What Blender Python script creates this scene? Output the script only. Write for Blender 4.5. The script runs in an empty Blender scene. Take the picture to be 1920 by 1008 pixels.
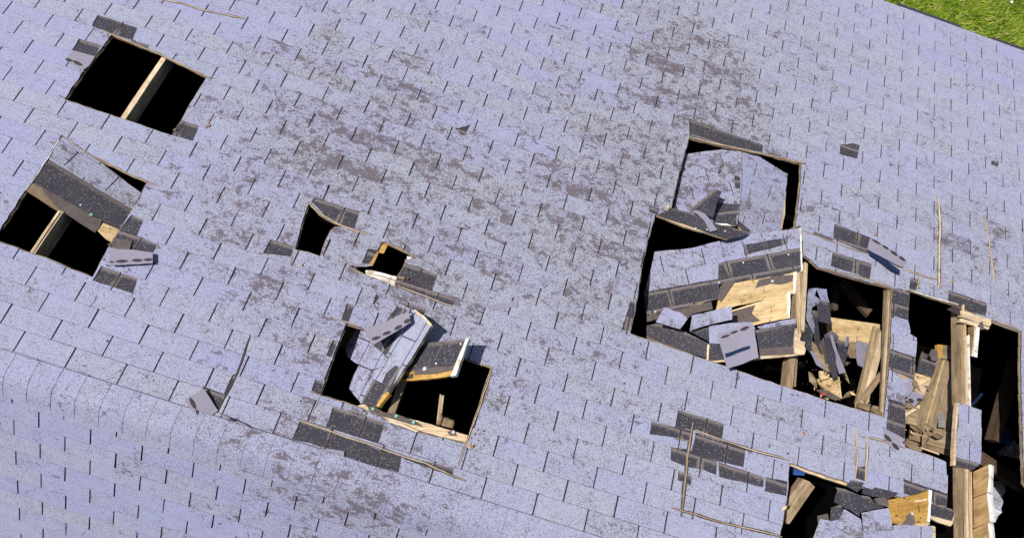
import bpy, math, random
from mathutils import Vector, Matrix
from mathutils.geometry import delaunay_2d_cdt, tessellate_polygon
random.seed(7)
D = bpy.data
scn = bpy.context.scene
COL = scn.collection

# ------------------------------------------------------------------ camera, sky, sun, exposure
TH = 0.4434468                       # roof pitch
F = 1200.0                           # focal length in pixels of the 1920 px wide photograph
CAM = Vector((-0.0382445, 1.6213415, 3.8566323))
R0 = Vector((0.9512826, 0.3078367, 0.0172596))
R1 = Vector((0.3073296, -0.9512232, 0.0268887))
R2 = Vector((0.0246951, -0.0202743, -0.9994894))
cam = D.objects.new('camera', D.cameras.new('camera'))
COL.objects.link(cam)
cam.data.sensor_width = 36
cam.data.lens = F / 1920 * 36
cam.data.clip_start = 0.05
cam.data.clip_end = 500
m = Matrix((R0, -R1, -R2)).transposed().to_4x4()
m.translation = CAM
cam.matrix_world = m
scn.camera = cam

SUN = Vector((-0.62, 0.19, 0.95)).normalized()      # towards the sun
w_ = D.worlds.new('World'); scn.world = w_; w_.use_nodes = True
nt = w_.node_tree
sky = nt.nodes.new('ShaderNodeTexSky'); sky.sky_type = 'NISHITA'; sky.sun_disc = False
sky.sun_elevation = math.asin(SUN.z)
sky.sun_rotation = math.atan2(SUN.x, SUN.y)
bg = nt.nodes['Background']; bg.inputs['Strength'].default_value = 0.06
nt.links.new(sky.outputs[0], bg.inputs[0])
sl = D.lights.new('sun', 'SUN'); sl.energy = 4.2; sl.angle = math.radians(0.5); sl.color = (1.0, 0.965, 0.92)
so = D.objects.new('sun', sl); COL.objects.link(so)
so.rotation_euler = SUN.to_track_quat('Z', 'Y').to_euler()
so.location = (0, 0, 20)
scn.view_settings.view_transform = 'Standard'
scn.view_settings.look = 'None'
scn.view_settings.exposure = 0.36
scn.view_settings.gamma = 1.0

# ------------------------------------------------------------------ materials
def new_mat(name):
    mt = D.materials.new(name); mt.use_nodes = True
    n = mt.node_tree.nodes; l = mt.node_tree.links
    b = n['Principled BSDF']
    b.inputs['Roughness'].default_value = 0.9
    b.inputs['Specular IOR Level'].default_value = 0.25
    return mt, n, l, b
def ramp(n, stops, interp='LINEAR'):
    r = n.new('ShaderNodeValToRGB'); r.color_ramp.interpolation = interp
    e = r.color_ramp.elements
    while len(e) < len(stops): e.new(0.5)
    for x, (p, c) in zip(e, stops):
        x.position = p; x.color = (*c, 1) if len(c) == 3 else c
    return r
def g(v): return (v, v, v)
def mixc(n, l, typ, fac, a, b):
    x = n.new('ShaderNodeMix'); x.data_type = 'RGBA'; x.blend_type = typ
    for s, v in (('Factor', fac), ('A', a), ('B', b)):
        s_ = [i for i in x.inputs if i.name == s and (i.type == ('VALUE' if s == 'Factor' else 'RGBA'))][0]
        if isinstance(v, (int, float)): s_.default_value = v
        elif isinstance(v, tuple): s_.default_value = (*v, 1)
        else: l.new(v, s_)
    return [o for o in x.outputs if o.type == 'RGBA'][0]
def math_(n, l, op, a, b=0.0, c=None, clamp=False):
    x = n.new('ShaderNodeMath'); x.operation = op; x.use_clamp = clamp
    for k, v in enumerate((a, b, c)):
        if v is None: continue
        if isinstance(v, (int, float)): x.inputs[k].default_value = v
        else: l.new(v, x.inputs[k])
    return x.outputs[0]
def noise(n, l, vec, scale, detail=2, rough=0.5, dist=0.0):
    x = n.new('ShaderNodeTexNoise'); x.inputs['Scale'].default_value = scale
    x.inputs['Detail'].default_value = detail; x.inputs['Roughness'].default_value = rough
    x.inputs['Distortion'].default_value = dist
    l.new(vec, x.inputs['Vector']); return x.outputs['Fac']
def attr(n, name):
    a = n.new('ShaderNodeAttribute'); a.attribute_name = name; return a.outputs['Fac']
def bump(n, l, b, h, strength=0.4, dist=0.003):
    x = n.new('ShaderNodeBump'); x.inputs['Strength'].default_value = strength; x.inputs['Distance'].default_value = dist
    l.new(h, x.inputs['Height']); l.new(x.outputs[0], b.inputs['Normal'])

def make_shingle():
    mt, n, l, b = new_mat('weathered_shingle_granules')
    v = n.new('ShaderNodeTexCoord').outputs['Object']
    tone = attr(n, 'tone'); wear = attr(n, 'wear')
    cloud = noise(n, l, v, 5.5, 4, 0.65)
    tn = math_(n, l, 'ADD', tone, math_(n, l, 'MULTIPLY', math_(n, l, 'SUBTRACT', cloud, 0.5), 1.2), clamp=True)
    base = mixc(n, l, 'MIX', tn, SH_A, SH_B)
    # single granules: light and dark
    s1 = noise(n, l, v, 230, 3, 0.75)
    base = mixc(n, l, 'MULTIPLY', 1.0, base, ramp_out(n, l, s1, [(0.36, g(0.62)), (0.50, g(1.0)), (0.66, g(1.32))]))
    dens_ = math_(n, l, 'ADD', math_(n, l, 'MULTIPLY', math_(n, l, 'SUBTRACT', tn, 0.5), 0.035),
                  math_(n, l, 'ADD', math_(n, l, 'MULTIPLY', wear, 0.05), math_(n, l, 'MULTIPLY', math_(n, l, 'SUBTRACT', noise(n, l, v, 13, 4, 0.7), 0.5), 0.22)))
    s2 = math_(n, l, 'ADD', noise(n, l, v, 120, 3, 0.8), dens_)
    base = mixc(n, l, 'MIX', ramp_out(n, l, s2, [(0.545, g(0)), (0.61, g(0.66))]), base, (0.115, 0.088, 0.105))
    s2c = math_(n, l, 'ADD', noise(n, l, v, 60, 5, 0.85), dens_)
    base = mixc(n, l, 'MIX', ramp_out(n, l, s2c, [(0.60, g(0)), (0.66, g(0.75))]), base, (0.115, 0.085, 0.10))
    # worn patches where the granules are gone
    mp = n.new('ShaderNodeMapping'); mp.inputs['Scale'].default_value = (1.0, 1.5, 1.5); l.new(v, mp.inputs['Vector'])
    s3 = noise(n, l, mp.outputs[0], 10.5, 10, 0.74, 0.15)
    s3w = math_(n, l, 'ADD', s3, math_(n, l, 'MULTIPLY', wear, 0.130))
    fine = noise(n, l, v, 60, 5, 0.85)
    s3w = math_(n, l, 'ADD', s3w, math_(n, l, 'MULTIPLY', math_(n, l, 'SUBTRACT', fine, 0.5), 0.36))
    base = mixc(n, l, 'MIX', ramp_out(n, l, s3w, [(0.655, g(0)), (0.70, g(0.9))]), base, (0.115, 0.094, 0.110))
    # thin scratches, and a darker line painted along the butt edge of the tab
    sc = noise(n, l, v, 6.0, 3, 0.5, 0.8)
    lne = math_(n, l, 'ABSOLUTE', math_(n, l, 'SUBTRACT', sc, 0.5))
    gate = ramp_out(n, l, math_(n, l, 'ADD', noise(n, l, v, 4.0, 2, 0.5), math_(n, l, 'MULTIPLY', wear, 0.07)), [(0.57, g(0)), (0.62, g(0.9))])
    base = mixc(n, l, 'MIX', math_(n, l, 'MULTIPLY', gate, ramp_out(n, l, lne, [(0.003, g(1)), (0.007, g(0))])), base, (0.10, 0.07, 0.08))
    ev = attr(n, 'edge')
    butt_line = math_(n, l, 'ADD', ev, math_(n, l, 'MULTIPLY', math_(n, l, 'SUBTRACT', fine, 0.5), 0.12))
    base = mixc(n, l, 'MIX', math_(n, l, 'MULTIPLY', ramp_out(n, l, butt_line, [(0.955, g(0)), (0.985, g(1))]), 0.45), base, (0.10, 0.075, 0.09))
    l.new(base, b.inputs['Base Color'])
    bump(n, l, b, s1, 0.5, 0.002)
    return mt
def ramp_out(n, l, src, stops):
    r = ramp(n, stops); l.new(src, r.inputs['Fac']); return r.outputs['Color']
SH_A = (0.300, 0.305, 0.462)
SH_B = (0.330, 0.346, 0.425)

def make_under(name='unweathered_dark_shingle', sparkle=True):
    mt, n, l, b = new_mat(name)
    v = n.new('ShaderNodeTexCoord').outputs['Object']
    uvn = n.new('ShaderNodeUVMap'); uvn.uv_map = 'cell'
    sep = n.new('ShaderNodeSeparateXYZ'); l.new(uvn.outputs[0], sep.inputs[0])
    U, V = sep.outputs['X'], sep.outputs['Y']
    du = math_(n, l, 'MULTIPLY', math_(n, l, 'MINIMUM', U, math_(n, l, 'SUBTRACT', 1.0, U)), 0.333)
    dv = math_(n, l, 'MULTIPLY', math_(n, l, 'SUBTRACT', 1.0, V), 0.134)
    nz = math_(n, l, 'MULTIPLY', math_(n, l, 'SUBTRACT', noise(n, l, v, 28, 4, 0.7), 0.5), 0.024)
    lowf = noise(n, l, v, 2.3, 2, 0.5)
    du2 = math_(n, l, 'ADD', du, math_(n, l, 'MULTIPLY', ramp_out(n, l, lowf, [(0.42, g(0)), (0.5, g(1))]), 0.02))
    dmin = math_(n, l, 'ADD', math_(n, l, 'MINIMUM', du2, dv), nz)
    tan_ = ramp_out(n, l, math_(n, l, 'MULTIPLY', dmin, 20.0), [(0.30, g(1)), (0.66, g(0))])
    dark = mixc(n, l, 'MIX', noise(n, l, v, 5, 4, 0.6), (0.024, 0.023, 0.034), (0.062, 0.054, 0.066))
    dark = mixc(n, l, 'MULTIPLY', 1.0, dark, ramp_out(n, l, noise(n, l, v, 260, 2, 0.7), [(0.35, g(0.5)), (0.65, g(1.6))]))
    base = mixc(n, l, 'MIX', math_(n, l, 'MULTIPLY', tan_, 0.85), dark, (0.185, 0.152, 0.145))
    # the sealed slot line itself is black
    slot = ramp_out(n, l, math_(n, l, 'MULTIPLY', du, 100.0), [(0.50, g(1)), (0.65, g(0))])
    slot = math_(n, l, 'MAXIMUM', slot, ramp_out(n, l, math_(n, l, 'MULTIPLY', dv, 100.0), [(0.38, g(1)), (0.5, g(0))]))
    base = mixc(n, l, 'MIX', math_(n, l, 'MULTIPLY', slot, 0.9), base, (0.02, 0.015, 0.018))
    vo = n.new('ShaderNodeTexVoronoi'); vo.inputs['Scale'].default_value = 165; l.new(v, vo.inputs['Vector'])
    sx = n.new('ShaderNodeSeparateColor'); l.new(vo.outputs['Color'], sx.inputs[0])
    pick = ramp_out(n, l, sx.outputs[0], [(0.86, g(0)), (0.865, g(1))])
    near = ramp_out(n, l, vo.outputs['Distance'], [(0.32, g(1)), (0.42, g(0))])
    col = ramp_out(n, l, sx.outputs[1], [(0.0, (0.30, 0.22, 0.06)), (0.35, (0.10, 0.26, 0.14)), (0.6, (0.42, 0.40, 0.42)), (1.0, (0.16, 0.16, 0.34))])
    base = mixc(n, l, 'MIX', math_(n, l, 'MULTIPLY', pick, near), base, col)
    l.new(base, b.inputs['Base Color'])
    bump(n, l, b, noise(n, l, v, 260, 2, 0.7), 0.5, 0.002)
    return mt

def make_wood(name, ca, cb, cc, grain=26.0, spots=0.0, rough=0.75):
    mt, n, l, b = new_mat(name)
    b.inputs['Roughness'].default_value = rough
    v = n.new('ShaderNodeTexCoord').outputs['Object']
    oi = n.new('ShaderNodeObjectInfo').outputs['Random']
    mp = n.new('ShaderNodeMapping'); mp.inputs['Scale'].default_value = (2.2, grain, grain); l.new(v, mp.inputs['Vector'])
    add = n.new('ShaderNodeVectorMath'); add.operation = 'ADD'; l.new(mp.outputs[0], add.inputs[0])
    cmb = n.new('ShaderNodeCombineXYZ'); l.new(math_(n, l, 'MULTIPLY', oi, 37.0), cmb.inputs[1]); l.new(cmb.outputs[0], add.inputs[1])
    g1 = noise(n, l, add.outputs[0], 1.0, 5, 0.65, 0.6)
    base = ramp_out(n, l, g1, [(0.28, ca), (0.5, cb), (0.72, cc)])
    g2 = noise(n, l, add.outputs[0], 5.0, 3, 0.6)
    base = mixc(n, l, 'MULTIPLY', 0.8, base, ramp_out(n, l, g2, [(0.3, g(0.62)), (0.55, g(1.08))]))
    g3 = noise(n, l, v, 9.0, 5, 0.7)
    base = mixc(n, l, 'MULTIPLY', 0.8, base, ramp_out(n, l, g3, [(0.33, g(0.55)), (0.5, g(1.0))]))
    base = mixc(n, l, 'MULTIPLY', 1.0, base, ramp_out(n, l, oi, [(0.0, g(0.78)), (1.0, g(1.12))]))
    if spots:
        sp = noise(n, l, v, 38.0, 4, 0.6)
        base = mixc(n, l, 'MIX', ramp_out(n, l, sp, [(0.66 - spots, g(0)), (0.69 - spots, g(1))]), base, (0.02, 0.013, 0.01))
    l.new(base, b.inputs['Base Color'])
    bump(n, l, b, g2, 0.5, 0.002)
    return mt

def make_plain(name, c, var=0.25, scale=30.0, rough=0.9, c2=None):
    mt, n, l, b = new_mat(name)
    b.inputs['Roughness'].default_value = rough
    v = n.new('ShaderNodeTexCoord').outputs['Object']
    nz = noise(n, l, v, scale, 5, 0.7)
    base = mixc(n, l, 'MULTIPLY', 1.0, c, ramp_out(n, l, nz, [(0.3, g(1 - var)), (0.7, g(1 + var))]))
    if c2:
        base = mixc(n, l, 'MIX', ramp_out(n, l, noise(n, l, v, scale * 0.3, 4, 0.7), [(0.5, g(0)), (0.6, g(0.8))]), base, c2)
    l.new(base, b.inputs['Base Color'])
    bump(n, l, b, nz, 0.3, 0.002)
    return mt

M = dict(
    shingle=make_shingle(),
    under=make_under(),
    light=make_wood('fresh_split_wood', (0.40, 0.27, 0.15), (0.58, 0.44, 0.28), (0.70, 0.57, 0.40), 24),
    tan=make_wood('aged_lumber', (0.17, 0.115, 0.065), (0.30, 0.215, 0.13), (0.42, 0.32, 0.20), 20),
    gold=make_wood('golden_stained_board', (0.30, 0.15, 0.03), (0.46, 0.26, 0.06), (0.56, 0.36, 0.12), 22, spots=0.025),
    board=make_wood('exposed_sheathing_board', (0.46, 0.30, 0.13), (0.60, 0.43, 0.22), (0.70, 0.54, 0.32), 20, spots=0.015),
    brown=make_wood('dark_old_beam', (0.045, 0.028, 0.018), (0.085, 0.055, 0.035), (0.13, 0.09, 0.06), 18),
    felt=make_plain('brown_roofing_felt', (0.105, 0.083, 0.078), 0.25, 22),
    back=make_plain('grey_shingle_underside', (0.245, 0.225, 0.285), 0.14, 120),
    tar=make_plain('dark_sealant', (0.045, 0.032, 0.035), 0.2, 60, 0.7),
    cap=make_plain('green_plastic_cap', (0.10, 0.30, 0.20), 0.2, 60, 0.5),
    capw=make_plain('pale_metal_cap', (0.40, 0.36, 0.42), 0.2, 60, 0.5),
    nail=make_plain('bright_nail_head', (0.75, 0.75, 0.72), 0.1, 60, 0.4),
    rust=make_plain('rusty_nail_head', (0.45, 0.17, 0.05), 0.2, 60, 0.6),
    tape=make_plain('blue_release_tape', (0.013, 0.024, 0.062), 0.35, 40, 0.35),
    white=make_plain('white_painted_wood', (0.72, 0.69, 0.64), 0.12, 40, 0.6, (0.35, 0.27, 0.18)),
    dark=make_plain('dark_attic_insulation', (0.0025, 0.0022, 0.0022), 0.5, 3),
    siding=make_plain('house_siding', (0.45, 0.44, 0.42), 0.1, 8),
    drip=make_plain('dark_drip_edge', (0.045, 0.040, 0.055), 0.2, 30),
    metal=make_plain('dull_steel', (0.22, 0.21, 0.20), 0.3, 30, 0.45),
    bag=make_plain('pale_plastic_bag', (0.40, 0.42, 0.48), 0.4, 12, 0.35),
    bluebag=make_plain('blue_plastic_sheet', (0.03, 0.09, 0.28), 0.5, 14, 0.3),
    leaf=make_plain('dry_leaf', (0.30, 0.18, 0.08), 0.3, 60),
    red=make_plain('red_plastic', (0.55, 0.05, 0.03), 0.2, 60, 0.4),
    oak=make_wood('warm_brown_board', (0.22, 0.13, 0.05), (0.34, 0.21, 0.09), (0.44, 0.30, 0.15), 16),
    black=make_plain('black_rubber', (0.02, 0.02, 0.02), 0.2, 30, 0.5),
    soil=make_plain('lawn_soil', (0.06, 0.09, 0.02), 0.5, 6, 0.95, (0.10, 0.12, 0.03)),
)

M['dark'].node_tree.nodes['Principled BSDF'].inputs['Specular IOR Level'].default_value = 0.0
# ------------------------------------------------------------------ surfaces and pixel rays
def ray(x, y):
    return (R2 + R0 * ((x - 960) / F) + R1 * ((y - 504) / F))
class Surf:
    def __init__(s, o, eu, ev, n): s.o, s.eu, s.ev, s.n = o, eu, ev, n; s.flip = eu.cross(ev).dot(n) < 0
    def P(s, u, v, h=0.0): return s.o + s.eu * u + s.ev * v + s.n * h
    def px(s, x, y, h=0.0):
        d = ray(x, y); t = (s.o + s.n * h - CAM).dot(s.n) / d.dot(s.n); q = CAM + d * t - s.o
        return (q.dot(s.eu), q.dot(s.ev))
    def at(s, x, y, h=0.0): u, v = s.px(x, y, h); return s.P(u, v, h)
c_, s_ = math.cos(TH), math.sin(TH)
P1 = Surf(Vector((0, 0, 0)), Vector((1, 0, 0)), Vector((0, c_, -s_)), Vector((0, s_, c_)))
P2 = Surf(Vector((0, 0, 0)), Vector((1, 0, 0)), Vector((0, -c_, -s_)), Vector((0, -s_, c_)))
def Z(t, pts):
    x0, y0, k = TILE[t]; return [(x0 + p[0] / k, y0 + p[1] / k, *p[2:]) for p in pts]
TILE = dict(a=(0, 0, 3.36), b=(0, 240, 3.15), c=(480, 340, 3.36), d=(520, 550, 2.88), e=(1140, 200, 3.6), g=(1140, 400, 3.15),
            h=(1480, 420, 3.359), k=(1480, 680, 3.073), l=(1160, 700, 3.273), m=(300, 580, 4.2), n=(1480, 200, 3.359),
            q=(1490, 540, 3.875), r=(1680, 560, 3.875), s=(1460, 840, 5.647), t=(1700, 780, 4.423), z=(0, 0, 1), tr=(1500, 0, 4.031),
            u=(880, 300, 5.333), f=(880, 620, 5.333), o=(840, 819, 5.333))
def surf3(t, a, b, c, dirn):
    """plane through three photo points, each with its height over the main roof slope; dirn = two photo points along its courses"""
    A, B, C = [P1.at(*q) for q in Z(t, [a, b, c])]
    n = (B - A).cross(C - A).normalized()
    if n.z < 0: n = -n
    tmp = Surf(A, (B - A).normalized(), n.cross((B - A).normalized()), n)
    d0, d1 = [tmp.at(*q) for q in Z(t, dirn)]
    eu = (d1 - d0).normalized()
    return Surf(A, eu, n.cross(eu), n)
def upx(surf, t, pts, h=0.0): return [surf.px(p[0], p[1], h) for p in Z(t, pts)]

# ------------------------------------------------------------------ mesh helpers
def link(o, parent=None):
    COL.objects.link(o)
    if parent is not None: o.parent = parent
    return o
def base_of(parent):
    v = Vector((0, 0, 0))
    while parent is not None: v += parent.location; parent = parent.parent
    return v
def mk(name, verts, faces, mats, parent=None, fm=None, attrs=None, uv=None, rot=None, smooth=False):
    """verts in world space; a top-level object gets its origin at its own middle"""
    if rot is not None or parent is None:
        c = Vector((0, 0, 0))
        for v in verts: c += Vector(v)
        c /= max(1, len(verts))
    else: c = base_of(parent)
    Rm = rot.to_3x3() if rot is not None else Matrix.Identity(3)
    Ri = Rm.inverted()
    me = D.meshes.new(name)
    me.from_pydata([Ri @ (Vector(v) - c) for v in verts], [], faces)
    for mm in (mats if isinstance(mats, (list, tuple)) else [mats]): me.materials.append(mm)
    if fm: me.polygons.foreach_set('material_index', fm)
    if attrs:
        for k, vals in attrs.items():
            a = me.attributes.new(k, 'FLOAT', 'POINT'); a.data.foreach_set('value', vals)
    if uv is not None:
        ul = me.uv_layers.new(name='cell')
        buf = []
        for lp in me.loops: buf += uv[lp.vertex_index]
        ul.data.foreach_set('uv', buf)
    if smooth: me.polygons.foreach_set('use_smooth', [True] * len(me.polygons))
    me.update()
    o = D.objects.new(name, me)
    link(o, parent)
    b = base_of(parent) if parent is not None else Vector((0, 0, 0))
    o.location = c - b if (rot is not None or parent is None) else (0, 0, 0)
    if rot is not None: o.rotation_euler = Rm.to_euler()
    return o
def tag(o, label=None, cat=None, group=None, kind=None):
    if label: o['label'] = label
    if cat: o['category'] = cat
    if group: o['group'] = group
    if kind: o['kind'] = kind
    return o
def thing(name, loc, label, cat, group=None):
    o = D.objects.new(name, None); o.location = loc; o.empty_display_size = 0.1; COL.objects.link(o)
    return tag(o, label, cat, group)

def inpoly(x, y, poly):
    c = False; j = len(poly) - 1
    for i in range(len(poly)):
        xi, yi = poly[i]; xj, yj = poly[j]
        if (yi > y) != (yj > y) and x < (xj - xi) * (y - yi) / (yj - yi) + xi: c = not c
        j = i
    return c
def bb(poly): return (min(p[0] for p in poly), min(p[1] for p in poly), max(p[0] for p in poly), max(p[1] for p in poly))
def dens(poly, step=0.05, jit=0.003, rnd=random):
    out = []
    for i, a in enumerate(poly):
        b = poly[(i + 1) % len(poly)]
        L = math.hypot(b[0] - a[0], b[1] - a[1]); k = max(1, int(L / step))
        for q in range(k):
            t = q / k
            j = jit if q else jit * 0.3
            out.append((a[0] + (b[0] - a[0]) * t + rnd.uniform(-j, j), a[1] + (b[1] - a[1]) * t + rnd.uniform(-j, j)))
    return out
def cut(cell, include=None, excludes=()):
    """triangulate the convex polygon cell minus excludes (and inside include); returns pts, tris or None"""
    x0, y0, x1, y1 = bb(cell)
    ex = [p for p, b in excludes if not (b[0] > x1 or b[2] < x0 or b[1] > y1 or b[3] < y0)]
    polys = list(ex)
    if include is not None: polys.append(include)
    edges_in = []
    for p in polys:
        for i in range(len(p)):
            a, b = p[i], p[(i + 1) % len(p)]
            if max(a[0], b[0]) < x0 or min(a[0], b[0]) > x1 or max(a[1], b[1]) < y0 or min(a[1], b[1]) > y1: continue
            edges_in.append((a, b))
    cx = sum(p[0] for p in cell) / len(cell); cy = sum(p[1] for p in cell) / len(cell)
    if not edges_in:
        if include is not None and not inpoly(cx, cy, include): return None
        if any(inpoly(cx, cy, p) for p in ex): return None
        return cell, [list(range(len(cell)))]
    vs = [Vector(p) for p in cell]; ed = [(i, (i + 1) % len(cell)) for i in range(len(cell))]
    for a, b in edges_in:
        k = len(vs); vs += [Vector(a), Vector(b)]; ed.append((k, k + 1))
    V, E_, F_, *_ = delaunay_2d_cdt(vs, ed, [], 0, 1e-5)
    tris = []
    for f in F_:
        mx = sum(V[i][0] for i in f) / 3; my = sum(V[i][1] for i in f) / 3
        if not inpoly(mx, my, cell): continue
        if include is not None and not inpoly(mx, my, include): continue
        if any(inpoly(mx, my, p) for p in ex): continue
        tris.append(list(f))
    if not tris: return None
    area = 0
    for f in tris:
        a, b, c = (V[i] for i in f); area += abs((b[0] - a[0]) * (c[1] - a[1]) - (b[1] - a[1]) * (c[0] - a[0])) / 2
    if area < 0.00012: return None
    used = sorted({i for f in tris for i in f}); mp = {o: k for k, o in enumerate(used)}
    return [tuple(V[i]) for i in used], [[mp[i] for i in f] for f in tris]
def comps(pts, faces, amin=0.00025):
    par = list(range(len(pts)))
    def fnd(a):
        while par[a] != a: par[a] = par[par[a]]; a = par[a]
        return a
    for f in faces:
        for q in f[1:]: par[fnd(q)] = fnd(f[0])
    gr_ = {}
    for f in faces: gr_.setdefault(fnd(f[0]), []).append(f)
    out = []
    for fs in gr_.values():
        us = sorted({i for f in fs for i in f}); mp_ = {o: k for k, o in enumerate(us)}; P_ = [pts[i] for i in us]
        fs = [[mp_[i] for i in f] for f in fs]; ar = 0
        for f in fs:
            for i in range(1, len(f) - 1):
                a, b, c = P_[f[0]], P_[f[i]], P_[f[i + 1]]; ar += abs((b[0] - a[0]) * (c[1] - a[1]) - (b[1] - a[1]) * (c[0] - a[0])) / 2
        if ar > amin: out.append((P_, fs))
    return out
def prism(pts, faces, top, thick, surf, mp=None, side_mat=0, bottom=True):
    """pts 2-D; top(p) height; walls along the outline"""
    mp = mp or (lambda p: p)
    V, Fa, FM = [], [], []
    n = len(pts)
    q = [mp(p) for p in pts]
    for p, r in zip(pts, q): V.append(surf.P(r[0], r[1], top(p)))
    for p, r in zip(pts, q): V.append(surf.P(r[0], r[1], top(p) - (thick(p) if callable(thick) else thick)))
    cnt = {}
    for f in faces:
        a = 0
        for i in range(len(f)):
            p0, p1 = pts[f[i]], pts[f[(i + 1) % len(f)]]; a += p0[0] * p1[1] - p1[0] * p0[1]
        if (a < 0) != surf.flip: f = f[::-1]
        Fa.append(tuple(f)); FM.append(0)
        if bottom: Fa.append(tuple(i + n for i in f[::-1])); FM.append(side_mat)
        for i in range(len(f)):
            e = (f[i], f[(i + 1) % len(f)]); cnt[e] = 1
    for (a, b) in list(cnt):
        if (b, a) not in cnt:
            Fa.append((b, a, a + n, b + n)); FM.append(side_mat)
    return V, Fa, FM
def tri_poly(poly):
    r = cut([(bb(poly)[0] - .01, bb(poly)[1] - .01), (bb(poly)[2] + .01, bb(poly)[1] - .01), (bb(poly)[2] + .01, bb(poly)[3] + .01), (bb(poly)[0] - .01, bb(poly)[3] + .01)], poly, ())
    return r
def axes_rot(surf, ang=0.0):
    x = surf.eu * math.cos(ang) + surf.ev * math.sin(ang)
    return Matrix((x, surf.n.cross(x), surf.n)).transposed()
def slab(name, surf, poly, h, thick, mat, parent=None, jit=0.002, step=0.04, side=None, curl=None, ang=None, tone=None, bare_uv=True):
    """a flat piece with its own outline (surface coordinates), real thickness and slightly uneven edge"""
    poly = dens(poly, step, jit) if jit else poly
    if curl is None and name in ('torn_shingle', 'wreck_shingle', 'pile_shingle'):
        b0 = bb(poly); aa = random.uniform(0, 3.14); ca_, sa_ = math.cos(aa), math.sin(aa); mxx, myy = (b0[0] + b0[2]) / 2, (b0[1] + b0[3]) / 2
        kk = random.uniform(.5, 1.1)
        curl = lambda p: kk * ((p[0] - mxx) * ca_ + (p[1] - myy) * sa_) ** 2 + .002 * math.sin(p[0] * 70 + p[1] * 50)
    r = tri_poly(poly)
    if r is None: return None
    pts, fs = r
    top = (lambda p: h + curl(p)) if curl else (lambda p: h)
    V, Fa, FM = prism(pts, fs, top, thick, surf, None, 1 if side else 0)
    mats = [mat, side] if side else [mat]
    at = None
    if mat is M['shingle']:
        tn = random.uniform(0.2, 0.9) if tone is None else tone
        at = dict(tone=[tn] * len(V), wear=[random.uniform(0.5, 1.1)] * len(V))
    uv = None
    if mat is M['under']:
        b = bb(pts); uv = [(0.18 + 0.6 * (p[0] - b[0]) / max(1e-4, b[2] - b[0]), 0.1 + 0.82 * (p[1] - b[1]) / max(1e-4, b[3] - b[1])) for p in pts] * 2
    return mk(name, V, Fa, mats, parent, FM, at, uv, rot=axes_rot(surf, ang or 0.0) if ang is not None else None)
def beam(name, a, b, width, depth, mat, up, parent=None, ragged=0.0):
    """timber from a to b (top middle line), width across, depth along -up; grain runs along local x"""
    x = (b - a).normalized(); z = (up - x * up.dot(x)).normalized(); y = z.cross(x)
    L = (b - a).length; V = []; Fa = []
    k = max(2, int(L / 0.18) + 1)
    for i in range(k):
        t = i / (k - 1)
        for (sy, sz) in ((-1, 0), (0, 0), (1, 0), (1, -1), (-1, -1)):
            e = (random.uniform(-ragged, ragged) if i in (0, k - 1) else 0)
            V.append(a + x * (L * t + e) + y * (sy * width / 2 + random.uniform(-.0015, .0015)) + z * (sz * depth + random.uniform(-.0015, .0015)))
    for i in range(k - 1):
        for j in range(5):
            p, q = i * 5 + j, i * 5 + (j + 1) % 5; Fa.append((p, p + 5, q + 5, q))
    Fa.append((0, 1, 2, 3, 4)); q = (k - 1) * 5; Fa.append((q + 4, q + 3, q + 2, q + 1, q))
    return mk(name, V, Fa, mat, parent, rot=Matrix((x, y, z)).transposed())
def plank(name, t, a, b, width, thick, mat, label=None, cat='plank', group=None, parent=None, roll=0.0, ragged=0.012):
    A, B = [P1.at(*q) for q in Z(t, [a, b])]
    up = (CAM - (A + B) / 2).normalized() * 0 + Vector((roll, s_ * 0.5, 1)).normalized()
    o = beam(name, A, B, width, thick, M[mat], up, parent, ragged)
    if parent is None: tag(o, label, cat, group)
    return o

# ------------------------------------------------------------------ lattice of the shingle courses (laid a little unevenly)
W1, E1, U1, V1 = 1 / 3, 0.1337291, -6.6859536, 2.9534852
W2, E2, U2, V2 = 1 / 3, 0.1319161, -2.1081781, 0.4764674
C1 = [(0, 0, -0.00375, 0.00007), (0, 1, -0.0074, -0.00271), (0, 2, 0.01226, 0.02736), (0, 3, 0.00114, -0.0127), (1, 0, 0.02803, -0.00289), (1, 1, 0.01948, 0.04569), (1, 2, 0.00451, -0.00641), (2, 0, 0.04549, 0.0144), (2, 1, -0.02714, -0.10312), (3, 0, -0.16125, -0.01301)]
C2 = [(0, 0, 0.00211, 0.00892), (0, 1, -0.08663, 0.07675), (0, 2, -0.00643, 0.01464), (0, 3, -0.00066, 0.00198), (1, 0, 0.00598, 0.02415), (1, 1, 0.00094, -0.01139), (1, 2, 0.00041, -0.00287), (2, 0, 0.07148, -0.07139), (2, 1, 0.00331, -0.00007), (3, 0, -0.02822, 0.02582)]
def warp(C, lim):
    def f(p):
        x = min(max(p[0], lim[0]), lim[1]) / 5; y = min(max(p[1], lim[2]), lim[3]) / 5
        return (p[0] + sum(c[2] * x ** c[0] * y ** c[1] for c in C), p[1] + sum(c[3] * x ** c[0] * y ** c[1] for c in C))
    def inv(q):
        p = q
        for _ in range(6):
            w = f(p); p = (p[0] + q[0] - w[0], p[1] + q[1] - w[1])
        return p
    return f, inv
wf1, wi1 = warp(C1, (-4.1, 4.2, 0.1, 5.7))
wf2, wi2 = warp(C2, (-2.7, 0.0, 0.15, 1.4))

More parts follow.
